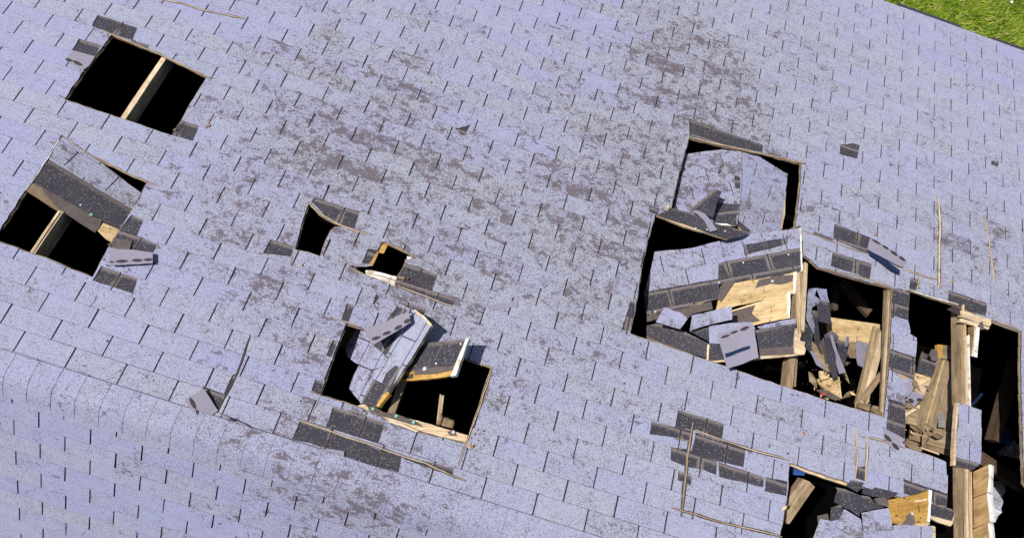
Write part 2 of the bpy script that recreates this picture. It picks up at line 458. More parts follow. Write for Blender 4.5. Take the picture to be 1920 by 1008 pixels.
# ------------------------------------------------------------------ outlines read off the photograph
HOLES = dict(
    A=Z('a', [(708, 222), (1030, 352), (1302, 487), (1200, 650), (1083, 855), (760, 745), (410, 628), (540, 440)]),
    B=Z('b', [(362, 46), (600, 195), (866, 320), (832, 400), (700, 610), (640, 705), (545, 880), (270, 765), (0, 672), (-160, 620), (-60, 560), (0, 610), (155, 370), (290, 170)]),
    C1=Z('c', [(335, 140), (400, 208), (500, 262), (560, 290), (500, 285), (472, 305), (440, 370), (420, 420), (405, 472), (330, 445), (250, 430), (265, 370), (290, 270)]),
    C2=Z('c', [(800, 385), (900, 425), (1000, 482), (945, 490), (930, 540), (890, 600), (872, 660), (780, 620), (690, 590), (590, 530), (715, 520), (770, 430)]),
    D=Z('d', [(370, 165), (432, 183), (620, 230), (860, 300), (1085, 380), (1155, 400), (1100, 570), (1022, 805), (740, 745), (445, 612), (235, 550), (300, 360)]),
    F=Z('e', [(548, 213), (800, 275), (1050, 320), (1302, 385), (1298, 500), (1285, 620), (1262, 812), (1165, 840), (950, 875), (820, 893), (335, 735), (430, 686), (480, 450)]),
    K1=[(1229, 402), (1362, 448), (1405, 437), (1500, 425), (1506, 478), (1535, 503), (1600, 522), (1674, 541), (1670, 605), (1666, 692), (1664, 711), (1657, 781), (1570, 756), (1480, 727), (1400, 700), (1328, 675), (1250, 648), (1182, 625), (1195, 560), (1205, 490)],
    K2=[(1705, 545), (1795, 573), (1855, 600), (1914, 622), (1913, 700), (1916, 800), (1919, 905), (1990, 1000), (2000, 1160), (1450, 1160), (1462, 1008), (1475, 940), (1481, 868), (1530, 885), (1590, 905), (1700, 935), (1775, 948), (1776, 900), (1773, 865), (1735, 850), (1697, 838), (1698, 784), (1696, 752), (1704, 726), (1714, 710), (1718, 658), (1719, 633), (1706, 625), (1707, 621), (1703, 602)],
)
BARE = [
    Z('a', [(618, 100), (870, 180), (835, 260), (708, 222), (640, 195), (580, 165)]),
    Z('a', [(500, 250), (640, 293), (590, 375), (455, 318)]),
    Z('a', [(1130, 765), (1257, 797), (1215, 892), (1085, 857)]),
    Z('a', [(830, 258), (945, 292), (935, 312), (828, 275)]),
    Z('b', [(780, 515), (852, 545), (810, 638), (932, 690), (905, 740), (640, 705), (700, 610)]),
    Z('b', [(600, 818), (815, 892), (785, 978), (548, 900)]),
    Z('c', [(372, 108), (655, 195), (622, 300), (480, 262), (350, 130)]),
    Z('c', [(95, 368), (242, 415), (222, 475), (45, 455)]),
    Z('c', [(935, 513), (1142, 590), (1108, 690), (1255, 740), (1240, 787), (872, 662)]),
    Z('c', [(705, 425), (775, 435), (725, 520), (668, 515)]),
    Z('c', [(578, 772), (620, 785), (583, 885), (540, 872)]),
    Z('c', [(760, 712), (785, 722), (745, 775), (735, 770)]),
    Z('d', [(660, 45), (805, 90), (790, 120), (830, 170), (720, 110), (640, 180), (590, 150)]),
    Z('d', [(300, 615), (580, 697), (545, 810), (265, 720)]),
    Z('d', [(125, 685), (385, 783), (365, 855), (80, 785)]),
    Z('d', [(385, 783), (672, 885), (655, 965), (362, 875)]),
    Z('d', [(672, 875), (955, 940), (945, 985), (690, 895)]),
    Z('d', [(375, 60), (415, 75), (378, 158), (345, 145)]),
    Z('d', [(205, 465), (250, 475), (232, 545), (185, 525)]),
    Z('d', [(300, 255), (325, 262), (290, 345), (265, 335)]),
    Z('m', [(345, 605), (512, 665), (462, 790), (300, 720)]),
    Z('m', [(575, 515), (612, 500), (520, 670), (505, 660)]),
    Z('e', [(545, 88), (1045, 262), (1040, 310), (550, 213)]),
    Z('e', [(275, 680), (345, 690), (335, 725), (275, 712)]),
    Z('g', [(130, 520), (160, 525), (150, 620), (125, 690), (80, 690)]),
    Z('h', [(282, 0), (512, 88), (492, 185), (272, 100)]),
    Z('h', [(150, 48), (272, 92), (268, 118), (145, 70)]),
    Z('h', [(268, 178), (515, 256), (505, 348), (258, 265)]),
    Z('h', [(998, 418), (1242, 500), (1235, 580), (1050, 520), (995, 495)]),
    Z('h', [(757, 340), (808, 350), (795, 418), (752, 408)]),
    Z('h', [(652, 405), (756, 420), (748, 608), (645, 575)]),
    Z('h', [(640, 785), (798, 840), (785, 985), (625, 915)]),
    Z('k', [(568, 205), (668, 235), (670, 480), (555, 395)]),
    Z('k', [(655, 665), (912, 755), (905, 825), (655, 750)]),
    Z('k', [(385, 600), (440, 595), (433, 680), (372, 660)]),
    Z('l', [(362, 222), (645, 310), (633, 402), (455, 345), (345, 330)]),
    Z('l', [(200, 293), (345, 330), (440, 350), (425, 405), (188, 372)]),
    Z('l', [(470, 360), (775, 463), (765, 572), (470, 505), (440, 500)]),
    Z('l', [(318, 450), (425, 462), (600, 540), (598, 622), (520, 590), (415, 572), (318, 530)]),
    Z('l', [(610, 542), (890, 638), (885, 697), (615, 632)]),
    Z('l', [(900, 635), (1034, 660), (1028, 750), (893, 720)]),
    Z('l', [(362, 598), (450, 630), (438, 685), (362, 652)]),
    Z('n', [(318, 242), (362, 238), (400, 232), (442, 245), (432, 290), (425, 330), (318, 302)]),
    Z('n', [(1266, 340), (1316, 352), (1310, 382), (1268, 366)]),
    Z('u', [(1790, 465), (1830, 475), (1900, 500), (1880, 555), (1800, 520)]),
    [(853, 243), (866, 239), (882, 235), (874, 250), (868, 256)],
]
# cracks: a slit in the shingles with a sliver of torn wood standing in it (polyline, width in m, material, label)
CRACKS = [
    ('a', [(975, -20), (1040, 5), (1150, 25), (1270, 65), (1380, 90), (1480, 110), (1560, 125)], .012, 'light', 'long thin wooden sliver lying along the top edge above the square hole'),
    ('a', [(640, 192), (710, 222), (850, 280), (1030, 356), (1180, 430), (1305, 487), (1360, 500)], .008, 'light', 'pale split board edge along the upper rim of the square hole'),
    ('a', [(375, 602), (412, 622)], .010, 'light', 'tiny wood splinter at the left corner of the square hole'),
    ('b', [(362, 48), (290, 175), (200, 310), (155, 370)], .009, 'white', 'white split edge down the left side of the tilted dark flap'),
    ('b', [(300, 85), (345, 98)], .010, 'light', 'short splinter poking out left of the tilted dark panel'),
    ('b', [(570, 175), (700, 245), (868, 322), (940, 350)], .007, 'light', 'thin split edge above the dark triangle beside the tilted panel'),
    ('c', [(330, 130), (350, 160), (420, 215), (520, 272), (620, 312), (730, 342)], .010, 'light', 'curved pale sliver over the upper rim of the small hole in the middle'),
    ('c', [(820, 390), (900, 422), (1000, 480)], .008, 'light', 'thin pale sliver on the upper rim of the smallest hole'),
    ('c', [(872, 658), (1000, 700), (1120, 745), (1240, 787)], .010, 'light', 'straight wood sliver running right from the smallest hole'),
    ('c', [(595, 550), (690, 590)], .008, 'light', 'short thin sliver left of the white board in the smallest hole'),
    ('c', [(480, 862), (580, 888), (640, 912)], .007, 'light', 'fine sliver on the top left corner of the large middle hole'),
    ('c', [(228, 475), (218, 525)], .008, 'light', 'tiny sliver below the lower left corner of the small middle hole'),
    ('d', [(110, 680), (250, 730), (380, 778), (520, 820), (660, 872), (800, 915), (950, 985), (1020, 1010)], .010, 'light', 'very long crooked wood sliver crossing the bare patches below the large middle hole'),
    ('d', [(175, 527), (235, 548)], .009, 'light', 'short sliver at the lower left corner of the large middle hole'),
    ('d', [(230, 555), (205, 610), (182, 655)], .006, 'white', 'thin pale split running down from the lower left corner of the large middle hole'),
    ('d', [(1083, 378), (1160, 400), (1130, 500), (1080, 650), (1022, 805)], .009, 'light', 'pale split edge down the right side of the large middle hole'),
    ('d', [(1018, 808), (1000, 860), (978, 928)], .008, 'light', 'thin sliver running down from the lower right corner of the large middle hole'),
    ('m', [(715, 205), (680, 300), (650, 400), (610, 500), (565, 600), (510, 690), (455, 812)], .008, 'brown', 'curved rust brown crack edge above the loose grey flap on the left'),
    ('e', [(548, 208), (700, 248), (880, 285), (1100, 335), (1335, 388)], .012, 'light', 'pale sheathing edge along the upper rim of the tall right hole'),
    ('e', [(1190, 640), (1185, 730), (1168, 828)], .022, 'light', 'upright splintered strip on the right side of the sunken panel'),
    ('h', [(85, 45), (170, 75), (260, 110), (380, 155), (500, 190)], .007, 'light', 'fine orange split running right from the top of the big tilted panel'),
    ('h', [(668, 265), (750, 295), (850, 332), (930, 350)], .010, 'light', 'crooked sliver from the folded grey flap to the tall wood strip'),
    ('h', [(818, 325), (800, 420)], .010, 'light', 'short upright sliver beside the small bare square on the right'),
    ('n', [(928, 560), (940, 620), (946, 760), (942, 900), (940, 1040), (936, 1150)], .018, 'light', 'tall straight strip of torn wood standing in the shingles on the right'),
    ('n', [(1222, 690), (1240, 760), (1258, 880), (1272, 970), (1290, 1110)], .010, 'light', 'thin leaning strip of torn wood furthest right on the roof'),
    ('h', [(180, 280), (330, 310), (500, 350), (640, 402)], .009, 'light', 'pale split edge along the upper rim of the collapsed area'),
    ('h', [(760, 420), (880, 455), (1060, 508)], .016, 'white', 'white split board edge above the black gap near the right rafter'),
    ('h', [(1275, 600), (1350, 630), (1455, 665)], .010, 'light', 'thin sliver along the rim at the far right of the collapsed area'),
    ('l', [(455, 297), (440, 380), (418, 520), (408, 640), (395, 760), (384, 878)], .017, 'tan', 'upright brown wood sliver crossing the bare patches at lower right'),
    ('l', [(340, 395), (432, 412)], .014, 'tan', 'short brown sliver pointing left from the upright one'),
    ('l', [(470, 345), (600, 395), (760, 450), (900, 492), (1050, 533)], .010, 'light', 'long straight sliver above the row of bare patches at lower right'),
    ('l', [(325, 820), (450, 855), (640, 915), (800, 950), (1000, 1000)], .010, 'light', 'long sliver along the bottom of the roof below the bare patches'),
    ('k', [(387, 370), (385, 460), (388, 560), (375, 668)], .012, 'light', 'left one of the two upright slivers on the roof tongue at lower right'),
    ('k', [(446, 425), (445, 540), (436, 688)], .012, 'light', 'right one of the two upright slivers on the roof tongue at lower right'),
    ('k', [(415, 425), (500, 438), (580, 465), (670, 490)], .009, 'light', 'sliver running right to the small grey flap on the roof tongue'),
]
def ribbon(pl, w):
    """polygon round a polyline in surface coordinates"""
    L, Rr = [], []
    for i, p in enumerate(pl):
        a = pl[max(0, i - 1)]; b = pl[min(len(pl) - 1, i + 1)]
        dx, dy = b[0] - a[0], b[1] - a[1]; q = math.hypot(dx, dy) or 1
        ww = w * (0.5 if i in (0, len(pl) - 1) else random.uniform(0.75, 1.2)) / 2
        L.append((p[0] - dy / q * ww, p[1] + dx / q * ww)); Rr.append((p[0] + dy / q * ww, p[1] - dx / q * ww))
    return L + Rr[::-1]
def subdiv(pl, step=0.06, jit=0.004):
    out = [pl[0]]
    for a, b in zip(pl, pl[1:]):
        L = math.hypot(b[0] - a[0], b[1] - a[1]); k = max(1, int(L / step))
        for q in range(1, k + 1):
            t = q / k; j = jit if q < k else 0
            out.append((a[0] + (b[0] - a[0]) * t + random.uniform(-j, j), a[1] + (b[1] - a[1]) * t + random.uniform(-j, j)))
    return out

def to1(poly): return [P1.px(p[0], p[1]) for p in poly]
hole_uv = [dens(to1(h), 0.045, 0.004) for h in HOLES.values()]
bare_uv = [dens(to1(b), 0.05, 0.003) for b in BARE]
crack_uv = []
crack_lines = []
for t, pl, w, mt_, lb in CRACKS:
    line = subdiv([P1.px(*q[:2]) for q in Z(t, pl)])
    crack_lines.append((line, w, mt_, lb))
    crack_uv.append(ribbon(line, w * 1.5 + 0.004))
def grow(poly, d):
    cx = sum(p[0] for p in poly) / len(poly); cy = sum(p[1] for p in poly) / len(poly)
    a = 0
    for i in range(len(poly)):
        p, q = poly[i], poly[(i + 1) % len(poly)]; a += p[0] * q[1] - q[0] * p[1]
    s = 1 if a > 0 else -1
    out = []
    for i in range(len(poly)):
        p, q = poly[i - 1], poly[(i + 1) % len(poly)]
        dx, dy = q[0] - p[0], q[1] - p[1]; L = math.hypot(dx, dy) or 1
        out.append((poly[i][0] + s * dy / L * d, poly[i][1] - s * dx / L * d))
    return out
def lat(polys, inv): 
    out = []
    for p in polys:
        q = [inv(x) for x in p]; out.append((q, bb(q)))
    return out
EX_TAB1 = lat([grow(p, 0.004) for p in hole_uv] + bare_uv + crack_uv, wi1)
EX_UND1 = lat([grow(p, 0.001) for p in hole_uv], wi1)
EX_BRD1 = lat([grow(p, -0.004) for p in hole_uv], lambda q: q)

# wear: places where the granules have been scrubbed off (photo position, radius px, strength)
WEARB = [(640, 230, 280, .50), (540, 480, 260, .48), (1270, 180, 230, .62), (1130, 420, 190, .45), (660, 900, 240, .55), (1420, 420, 280, .40), (1850, 470, 150, .5), (900, 420, 320, .30), (330, 330, 200, .2), (980, 700, 200, .25)]
WEAR = [(610, 40, 60, .5), (580, 110, 60, .7), (640, 75, 80, .6), (555, 210, 60, 1.1), (530, 265, 90, 1.1), (700, 230, 100, .9), (790, 190, 80, .8), (740, 90, 70, .5), (660, 280, 110, .9), (430, 430, 110, .7),
        (1240, 60, 60, .6), (1290, 90, 80, .8), (1330, 130, 100, .8), (1200, 110, 50, .6), (1240, 200, 70, .5), (1400, 190, 80, .7), (1130, 380, 60, 1.0), (1090, 455, 70, 1.0), (870, 530, 60, .6), (830, 300, 70, .5),
        (480, 870, 110, .9), (590, 910, 90, .9), (690, 950, 110, 1.0), (820, 990, 90, .8), (340, 800, 80, .8), (450, 800, 60, .8), (1640, 350, 70, .6), (1850, 450, 90, .8), (1450, 300, 80, .5), (780, 540, 80, .6), (520, 560, 90, .5),
        (1780, 400, 80, .4), (1380, 380, 80, .6), (960, 150, 80, .3), (110, 250, 80, .4), (300, 120, 90, .2), (1430, 560, 90, .4), (640, 660, 80, .5), (1010, 880, 60, .3), (1100, 900, 60, .4), (440, 620, 60, .4), (930, 330, 120, .3)]
def wear_at(P):
    d = P - CAM; z = d.dot(R2)
    if z < 0.1: return 0.0
    x = 960 + F * d.dot(R0) / z; y = 504 + F * d.dot(R1) / z
    return min(1.25, .14 + sum(k * .55 * math.exp(-((x - a) ** 2 + (y - b) ** 2) / (r * .6) ** 2) for a, b, r, k in WEAR) + sum(k * math.exp(-((x - a) ** 2 + (y - b) ** 2) / (r * r)) for a, b, r, k in WEARB))
# the same map, kept in roof coordinates: patches of wear fixed to the slope
def project(P):
    d = P - CAM; z = d.dot(R2)
    return (960 + F * d.dot(R0) / z, 504 + F * d.dot(R1) / z, z)

# ------------------------------------------------------------------ the house
XA, XB, SE = -6.2, 6.4, 5.655
HB = Vector((0, 0, -5.1))
house = thing('damaged_house', HB, 'grey lavender shingled gable roof house with holes torn through its roof', 'house')

def tabs_main(surf, j0, j1, row, U, W, exc, fwd, xa, xb, plane):
    """yield one entry per tab of a slope"""
    out = []
    import collections
    tr_ = random.Random(plane)
    tonemap = collections.defaultdict(lambda: max(0, min(1, tr_.gauss(0.5, 0.3))))
    for j in range(j0, j1 + 1):
        v_up, v_bt = row(j)
        i = math.ceil((xa - U) / (W / 2))
        if (i + j) % 2: i += 1
        jr = random.Random(j * 77 + plane)
        dv = jr.uniform(-0.002, 0.002)
        while U + W * i / 2 < xb:
            a0 = U + W * i / 2; a1 = a0 + W
            gp = 0.0047
            x0 = a0 + gp + random.uniform(-.001, .0012); x1 = a1 - gp + random.uniform(-.001, .0012)
            yb = v_bt + dv - random.uniform(0.0008, 0.0026); yu = v_up - 0.001
            skew = random.uniform(-.0016, .0016)
            ch = 0.006
            cell = [(x0, yu), (x1, yu), (x1, yb - ch + skew), (x1 - ch * .6, yb + skew), ((x0 + x1) / 2, yb + random.uniform(-.001, .001)), (x0 + ch * .6, yb - skew), (x0, yb - ch - skew)]
            out.append((cell, (a0, a1, v_up, v_bt), tonemap[(j, ((i + 4 * j) // 6))]))
            i += 2
    return out

def build_plane(surf, tabs, exc, exu, fwd, plane, budget):
    pieces = []
    UV_, UF, UU = [], [], []
    for cell, (a0, a1, vu, vb), tone in tabs:
        r = cut(cell, None, exc)
        tq = surf.P(*fwd(((a0 + a1) / 2, vb))); tone = max(0, min(1, .32 + (tone - .5) * .85 + .45 * min(1, wear_at(tq)) + random.uniform(-.08, .08) + (.12 if plane == 1 and tq.x > 0 else -.06)))
        lift = random.uniform(0, 0.0012) + (random.uniform(.003, .009) if random.random() < 0.10 else 0); lsd = random.choice((-1, 1)); am = (a0 + a1) / 2
        if r:
            e = vb - vu
        for pts, fs in (comps(*r) if r else ()):
            top = lambda p: 0.0035 + (0.0045 + lift * max(.15, min(1, .5 + lsd * (p[0] - am) / (a1 - a0)))) * max(0, min(1, (p[1] - vu) / e))
            V, Fa, FM = prism(pts, fs, top, 0.0032, surf, fwd, 0, bottom=False)
            wr = [wear_at(v) for v in V[:len(pts)]]
            rw = random.gauss(0.0, 0.20)
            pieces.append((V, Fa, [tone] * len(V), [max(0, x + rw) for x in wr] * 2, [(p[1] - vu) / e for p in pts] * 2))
        # the course beneath
        uc = [(a0, vu), (a1, vu), (a1, vb), (a0, vb)]
        r = cut(uc, None, exu)
        if r:
            pts, fs = r
            V, Fa, FM = prism(pts, fs, lambda p: 0.0, 0.004, surf, fwd, 0, bottom=False)
            k = len(UV_); UV_ += V; UF += [tuple(i + k for i in f) for f in Fa]
            uu = [((p[0] - a0) / (a1 - a0), (p[1] - vu) / (vb - vu)) for p in pts]; UU += uu * 2
    mk('lower_shingle_layer', UV_, UF, M['under'], house, uv=UU)['kind'] = 'stuff'
    return pieces
row1 = lambda j: (E1 * (j - 1) + V1, E1 * j + V1)
row2 = lambda j: (E2 * j + V2, E2 * (j + 1) + V2)
t1 = tabs_main(P1, -21, 20, row1, U1, W1, None, wf1, XA, XB, 1)
t2 = tabs_main(P2, -3, 38, row2, U2, W2, None, wf2, XA, XB, 2)
pc = [(p, 1) for p in build_plane(P1, t1, EX_TAB1, EX_UND1, wf1, 1, 0)] + [(p, 2) for p in build_plane(P2, t2, [], [], wf2, 2, 0)]
scored = []
for (V, Fa, tn, wr, eg), pl in pc:
    c = sum(V, Vector()) / len(V)
    x, y, z = project(c)
    vis = z > 0 and -10 < x < 1930 and -10 < y < 1018 and len(V) >= 14
    scored.append((0 if vis else 1, z))
order = sorted(range(len(pc)), key=lambda k: scored[k])
single = set(order[:296])
rest = [], [], [], [], []
for k, ((V, Fa, tn, wr, eg), pl) in enumerate(pc):
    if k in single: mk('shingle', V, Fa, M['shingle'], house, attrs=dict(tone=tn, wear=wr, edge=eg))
    else:
        b = len(rest[0]); rest[0].extend(V); rest[1].extend(tuple(i + b for i in f) for f in Fa); rest[2].extend(tn); rest[3].extend(wr); rest[4].extend(eg)
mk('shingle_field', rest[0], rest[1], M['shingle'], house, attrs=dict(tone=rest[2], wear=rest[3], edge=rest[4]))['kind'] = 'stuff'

# starter strip and dark drip edge at the eave
def strip_piece(name, mat, x0, x1, v0, v1, h, th):
    pts = []; n = max(2, int((x1 - x0) / 0.2))
    V = []; Fa = []
    for i in range(n + 1):
        x = x0 + (x1 - x0) * i / n
        for v, hh in ((v0, h), (v1, h), (v1, h - th), (v0, h - th)):
            u_, w__ = wf1((x, v)); V.append(P1.P(u_, w__ + random.uniform(-.001, .001), hh))
    for i in range(n):
        for q in range(4):
            a = i * 4 + q; b = i * 4 + (q + 1) % 4; Fa.append((a, b, b + 4, a + 4))
    Fa += [(3, 2, 1, 0), tuple(n * 4 + q for q in range(4))]
    at = dict(tone=[.35] * len(V), wear=[0.0] * len(V)) if mat is M['shingle'] else None
    uv = None
    return mk(name, V, Fa, mat, house, attrs=at)
VE = E1 * 20 + V1
strip_piece('starter_strip', M['shingle'], XA, XB, VE - .02, VE + .036, 0.0018, .004)
strip_piece('drip_edge', M['drip'], XA, 2.92, VE - .02, VE + .020, -.003, .012)
strip_piece('drip_edge', M['drip'], 2.93, 3.60, VE - .02, VE + .082, -.003, .012)
strip_piece('drip_edge', M['drip'], 3.61, 3.95, VE - .02, VE + .020, -.003, .012)
strip_piece('drip_edge', M['drip'], 3.96, XB, VE - .02, VE + .082, -.003, .012)

# sheathing boards under the shingles, cut by the same holes
NB = 40
for pl, surf, exc in ((1, P1, EX_BRD1), (2, P2, [])):
    for b in range(NB):
        v0 = 0.004 + b * (VE + 0.02) / NB; v1 = 0.004 + (b + 1) * (VE + 0.02) / NB - 0.004
        r = cut([(XA, v0), (XB, v0), (XB, v1), (XA, v1)], None, exc)
        for pts, fs in (comps(*r, 0.001) if r else ()):
            V, Fa, FM = prism(pts, fs, lambda p: -0.0045, 0.013, surf)
            mk('sheathing_board', V, Fa, M['tan'], house)

# ridge caps
def cap_mesh(x, w=0.1490, lift=0.0022):
    V, Fa = [], []
    prof = []
    half = 0.150
    for k in range(9):
        t = -half + 2 * half * k / 8
        yy = t * c_; zz = -abs(t) * s_ + 0.012 * (1 - min(1, abs(t) / 0.045)) * 0 
        zz = -math.sqrt((t * s_) ** 2 + 0.022 ** 2) + 0.022 * 0.75
        prof.append((yy, zz))
    cc = [random.uniform(-.002, .002) for _ in range(2)]
    for q, (xx, hh) in enumerate(((x, 0.009), (x + w, 0.009 + lift))):
        for k, (yy, zz) in enumerate(prof):
            V.append(Vector((xx + cc[q] + 0.002 * math.sin(k * 2.1 + x * 9), yy * (1 + cc[q] * 3), zz + hh)))
    for (xx, hh) in ((x, 0.005), (x + w, 0.002 + lift)):
        for k, (yy, zz) in enumerate(prof): V.append(Vector((xx, yy, zz + hh)))
    for k in range(8):
        Fa.append((k, k + 9, k + 10, k + 1)); Fa.append((k + 9, k + 27, k + 28, k + 10)); Fa.append((k, k + 1, k + 19, k + 18))
    Fa.append((0, 18, 27, 9)); Fa.append((8, 17, 35, 26))
    return V, [f[::-1] for f in Fa]
x = XA; capr = [], [], [], []
while x < XB:
    if 1.45 < x < 3.9: x += 0.1486; continue      # torn away with the roof there
    V, Fa = cap_mesh(x)
    tn = [random.uniform(.3, .6)] * 36
    rw_ = random.uniform(-.05, .12); wr = [0.15 + wear_at(v) * .8 + rw_ for v in V]
    if -2.7 < x < 1.4: mk('ridge_cap_shingle', V, Fa, M['shingle'], house, attrs=dict(tone=tn, wear=wr))
    else:
        b = len(capr[0]); capr[0].extend(V); capr[1].extend(tuple(i + b for i in f) for f in Fa); capr[2].extend(tn); capr[3].extend(wr)
    x += 0.1486
mk('ridge_cap_row', capr[0], capr[1], M['shingle'], house, attrs=dict(tone=capr[2], wear=capr[3]))['kind'] = 'stuff'

# rafters
def rafter(x, s0, s1, surf=P1, w=0.038, d=0.095, mat='tan', h=-0.0245, name='rafter', parent=house):
    return beam(name, surf.P(x, s0, h), surf.P(x, s1, h), w, d, M[mat], surf.n, parent, 0.004)
for x in (-5.5, -4.85, -4.2, -3.55): rafter(x, 0.03, 5.6)
PS = lambda x, y: P1.px(x, y)[1]
rafter(-2.925, 0.03, PS(112, 392), d=.12, mat='light'); rafter(-2.925, PS(190, 268), 5.6, d=.12, mat='light')
for x in (-1.85, -0.98): rafter(x, 0.03, 5.6)
rafter(-0.39, 0.03, PS(752, 705), w=0.045); rafter(-0.39, 1.9, 5.6)
for x in (0.26, 0.92): rafter(x, 0.03, 5.6)
rafter(1.58, 0.03, PS(1320, 690)); rafter(1.58, PS(1385, 258), 5.6)
rafter(2.225, PS(1476, 830), PS(1490, 668), w=0.045, mat='tan'); rafter(2.225, PS(1425, 262), 5.6)
rafter(2.955, PS(1665, 815), 5.6, w=0.03, d=.05)
rafter(3.575, 0.03, 5.6, w=0.045, d=0.10, mat='tan')
for x in (4.24, 4.9, 5.55): rafter(x, 0.03, 5.6)
for k in range(19): rafter(-5.5 + k * .65, 0.03, 5.6, surf=P2)
beam('ridge_board', Vector((XA, 0, -0.03)), Vector((XB, 0, -0.03)), 0.03, 0.2, M['tan'], Vector((0, 0, 1)), house)

# walls, ceiling, far below in the dark
def boxm(name, lo, hi, mat, parent=house):
    x0, y0, z0 = lo; x1, y1, z1 = hi
    V = [(x, y, z) for x in (x0, x1) for y in (y0, y1) for z in (z0, z1)]
    Fa = [(0, 1, 3, 2), (4, 6, 7, 5), (0, 4, 5, 1), (2, 3, 7, 6), (0, 2, 6, 4), (1, 5, 7, 3)]
    return mk(name, [Vector(v) for v in V], Fa, mat, parent)
YE = VE * c_ - 0.25; ZE = -YE * math.tan(TH) - 0.05
boxm('eave_wall', (XA + .3, YE - .15, -5.1), (XB - .3, YE, ZE), M['siding'])
boxm('eave_wall', (XA + .3, -YE, -5.1), (XB - .3, -YE + .15, ZE), M['siding'])
for xx in (XA + .3, XB - .45):
    V = [Vector((xx + q, y, z)) for q in (0, .15) for y, z in ((-YE, -5.1), (YE, -5.1), (YE, ZE - .02), (0, -.09), (-YE, ZE - .02))]
    mk('gable_wall', V, [(4, 3, 2, 1, 0), (5, 6, 7, 8, 9), (0, 1, 6, 5), (1, 2, 7, 6), (2, 3, 8, 7), (3, 4, 9, 8), (4, 0, 5, 9)], M['siding'], house)
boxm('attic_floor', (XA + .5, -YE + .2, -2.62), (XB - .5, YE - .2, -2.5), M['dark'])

# ------------------------------------------------------------------ panels that broke out and still lie in or over the holes
def field(surf, region, parent, bare=(), u0=0.0, v0=0.0, W=W1, E=E1, par=0, wear=0.35, deck='light', name='shingle', tone=None, thin=False):
    """courses of tabs over a dark layer over boards, inside a region of the surface"""
    reg = dens(region, 0.045, 0.003)
    regu = dens(region, 0.045, 0.002)
    ex = [(b_, bb(b_)) for b_ in [dens(b, 0.05, 0.003) for b in bare]]
    x0, y0, x1, y1 = bb(region)
    UV_, UF, UU = [], [], []
    j = math.floor((y0 - v0) / E); 
    while v0 + E * j < y1:
        vu, vb = v0 + E * j, v0 + E * (j + 1)
        i = math.floor((x0 - u0) / W) - 1
        off = 0.5 * W * ((j + par) % 2)
        while u0 + W * i + off < x1:
            a0 = u0 + W * i + off; a1 = a0 + W
            cell = [(a0 + .004, vu - .001), (a1 - .004, vu - .001), (a1 - .004, vb - .004), (a1 - .01, vb - .0015), (a0 + .01, vb - .002), (a0 + .004, vb - .004)]
            r = cut(cell, reg, ex)
            if r:
              for pts_, fs_ in comps(*r):
                V, Fa, FM = prism(pts_, fs_, lambda p: 0.0035 + 0.005 * (p[1] - vu) / E, 0.0032, surf, None, 0, bottom=False)
                tn = max(0, min(1, random.gauss(0.5, 0.25))) if tone is None else tone
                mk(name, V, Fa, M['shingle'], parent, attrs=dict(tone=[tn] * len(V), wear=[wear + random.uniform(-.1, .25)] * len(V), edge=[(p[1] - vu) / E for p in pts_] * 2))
            uc = [(a0, vu), (a1, vu), (a1, vb), (a0, vb)]
            r = cut(uc, regu, ())
            if r:
                V, Fa, FM = prism(r[0], r[1], lambda p: 0.0, 0.004, surf, None, 0, bottom=False)
                k = len(UV_); UV_ += V; UF += [tuple(q + k for q in f) for f in Fa]
                UU += [((p[0] - a0) / W, (p[1] - vu) / E) for p in r[0]] * 2
            i += 1
        j += 1
    if UV_: mk('lower_shingle_layer', UV_, UF, M['under'], parent, uv=UU)
    if deck:
        v = y0; bw = 0.14
        while v < y1:
            r = cut([(x0 - .02, v), (x1 + .02, v), (x1 + .02, v + bw - .003), (x0 - .02, v + bw - .003)], dens(region, 0.06, 0.004), ())
            for pts_, fs_ in (comps(*r) if r else ()):
                V, Fa, FM = prism(pts_, fs_, lambda p: -0.0045, 0.016, surf)
                mk('sheathing_board', V, Fa, M[deck], parent)
            v += bw
def piece(name, surf, t, pts, h, thick, mat, parent=None, label=None, cat=None, group=None, **kw):
    o = slab(name, surf, upx(surf, t, pts, h), h, thick, M[mat], parent, **kw)
    if o is not None and parent is None: tag(o, label, cat, group)
    elif o is not None and label: o['label'] = label
    return o
def nail(surf, t, pt, h, parent, mat='cap', r=0.013, name='cap_nail'):
    u, v = upx(surf, t, [pt], h)[0]
    V = []; Fa = []
    for rr, hh in ((r, h + .001), (r * .92, h + .004), (r * .35, h + .003), (r * .25, h + .006)):
        for k in range(10):
            a = k * math.pi / 5; V.append(surf.P(u + rr * math.cos(a), v + rr * math.sin(a), hh))
    for q in range(3):
        for k in range(10):
            a, b = q * 10 + k, q * 10 + (k + 1) % 10; Fa.append((a, b, b + 10, a + 10))
    Fa.append(tuple(range(30, 40)))
    if surf.flip: Fa = [f[::-1] for f in Fa]
    return mk(name, V, Fa, [M[mat], M['nail']], parent, fm=[0] * 20 + [1] * 11)

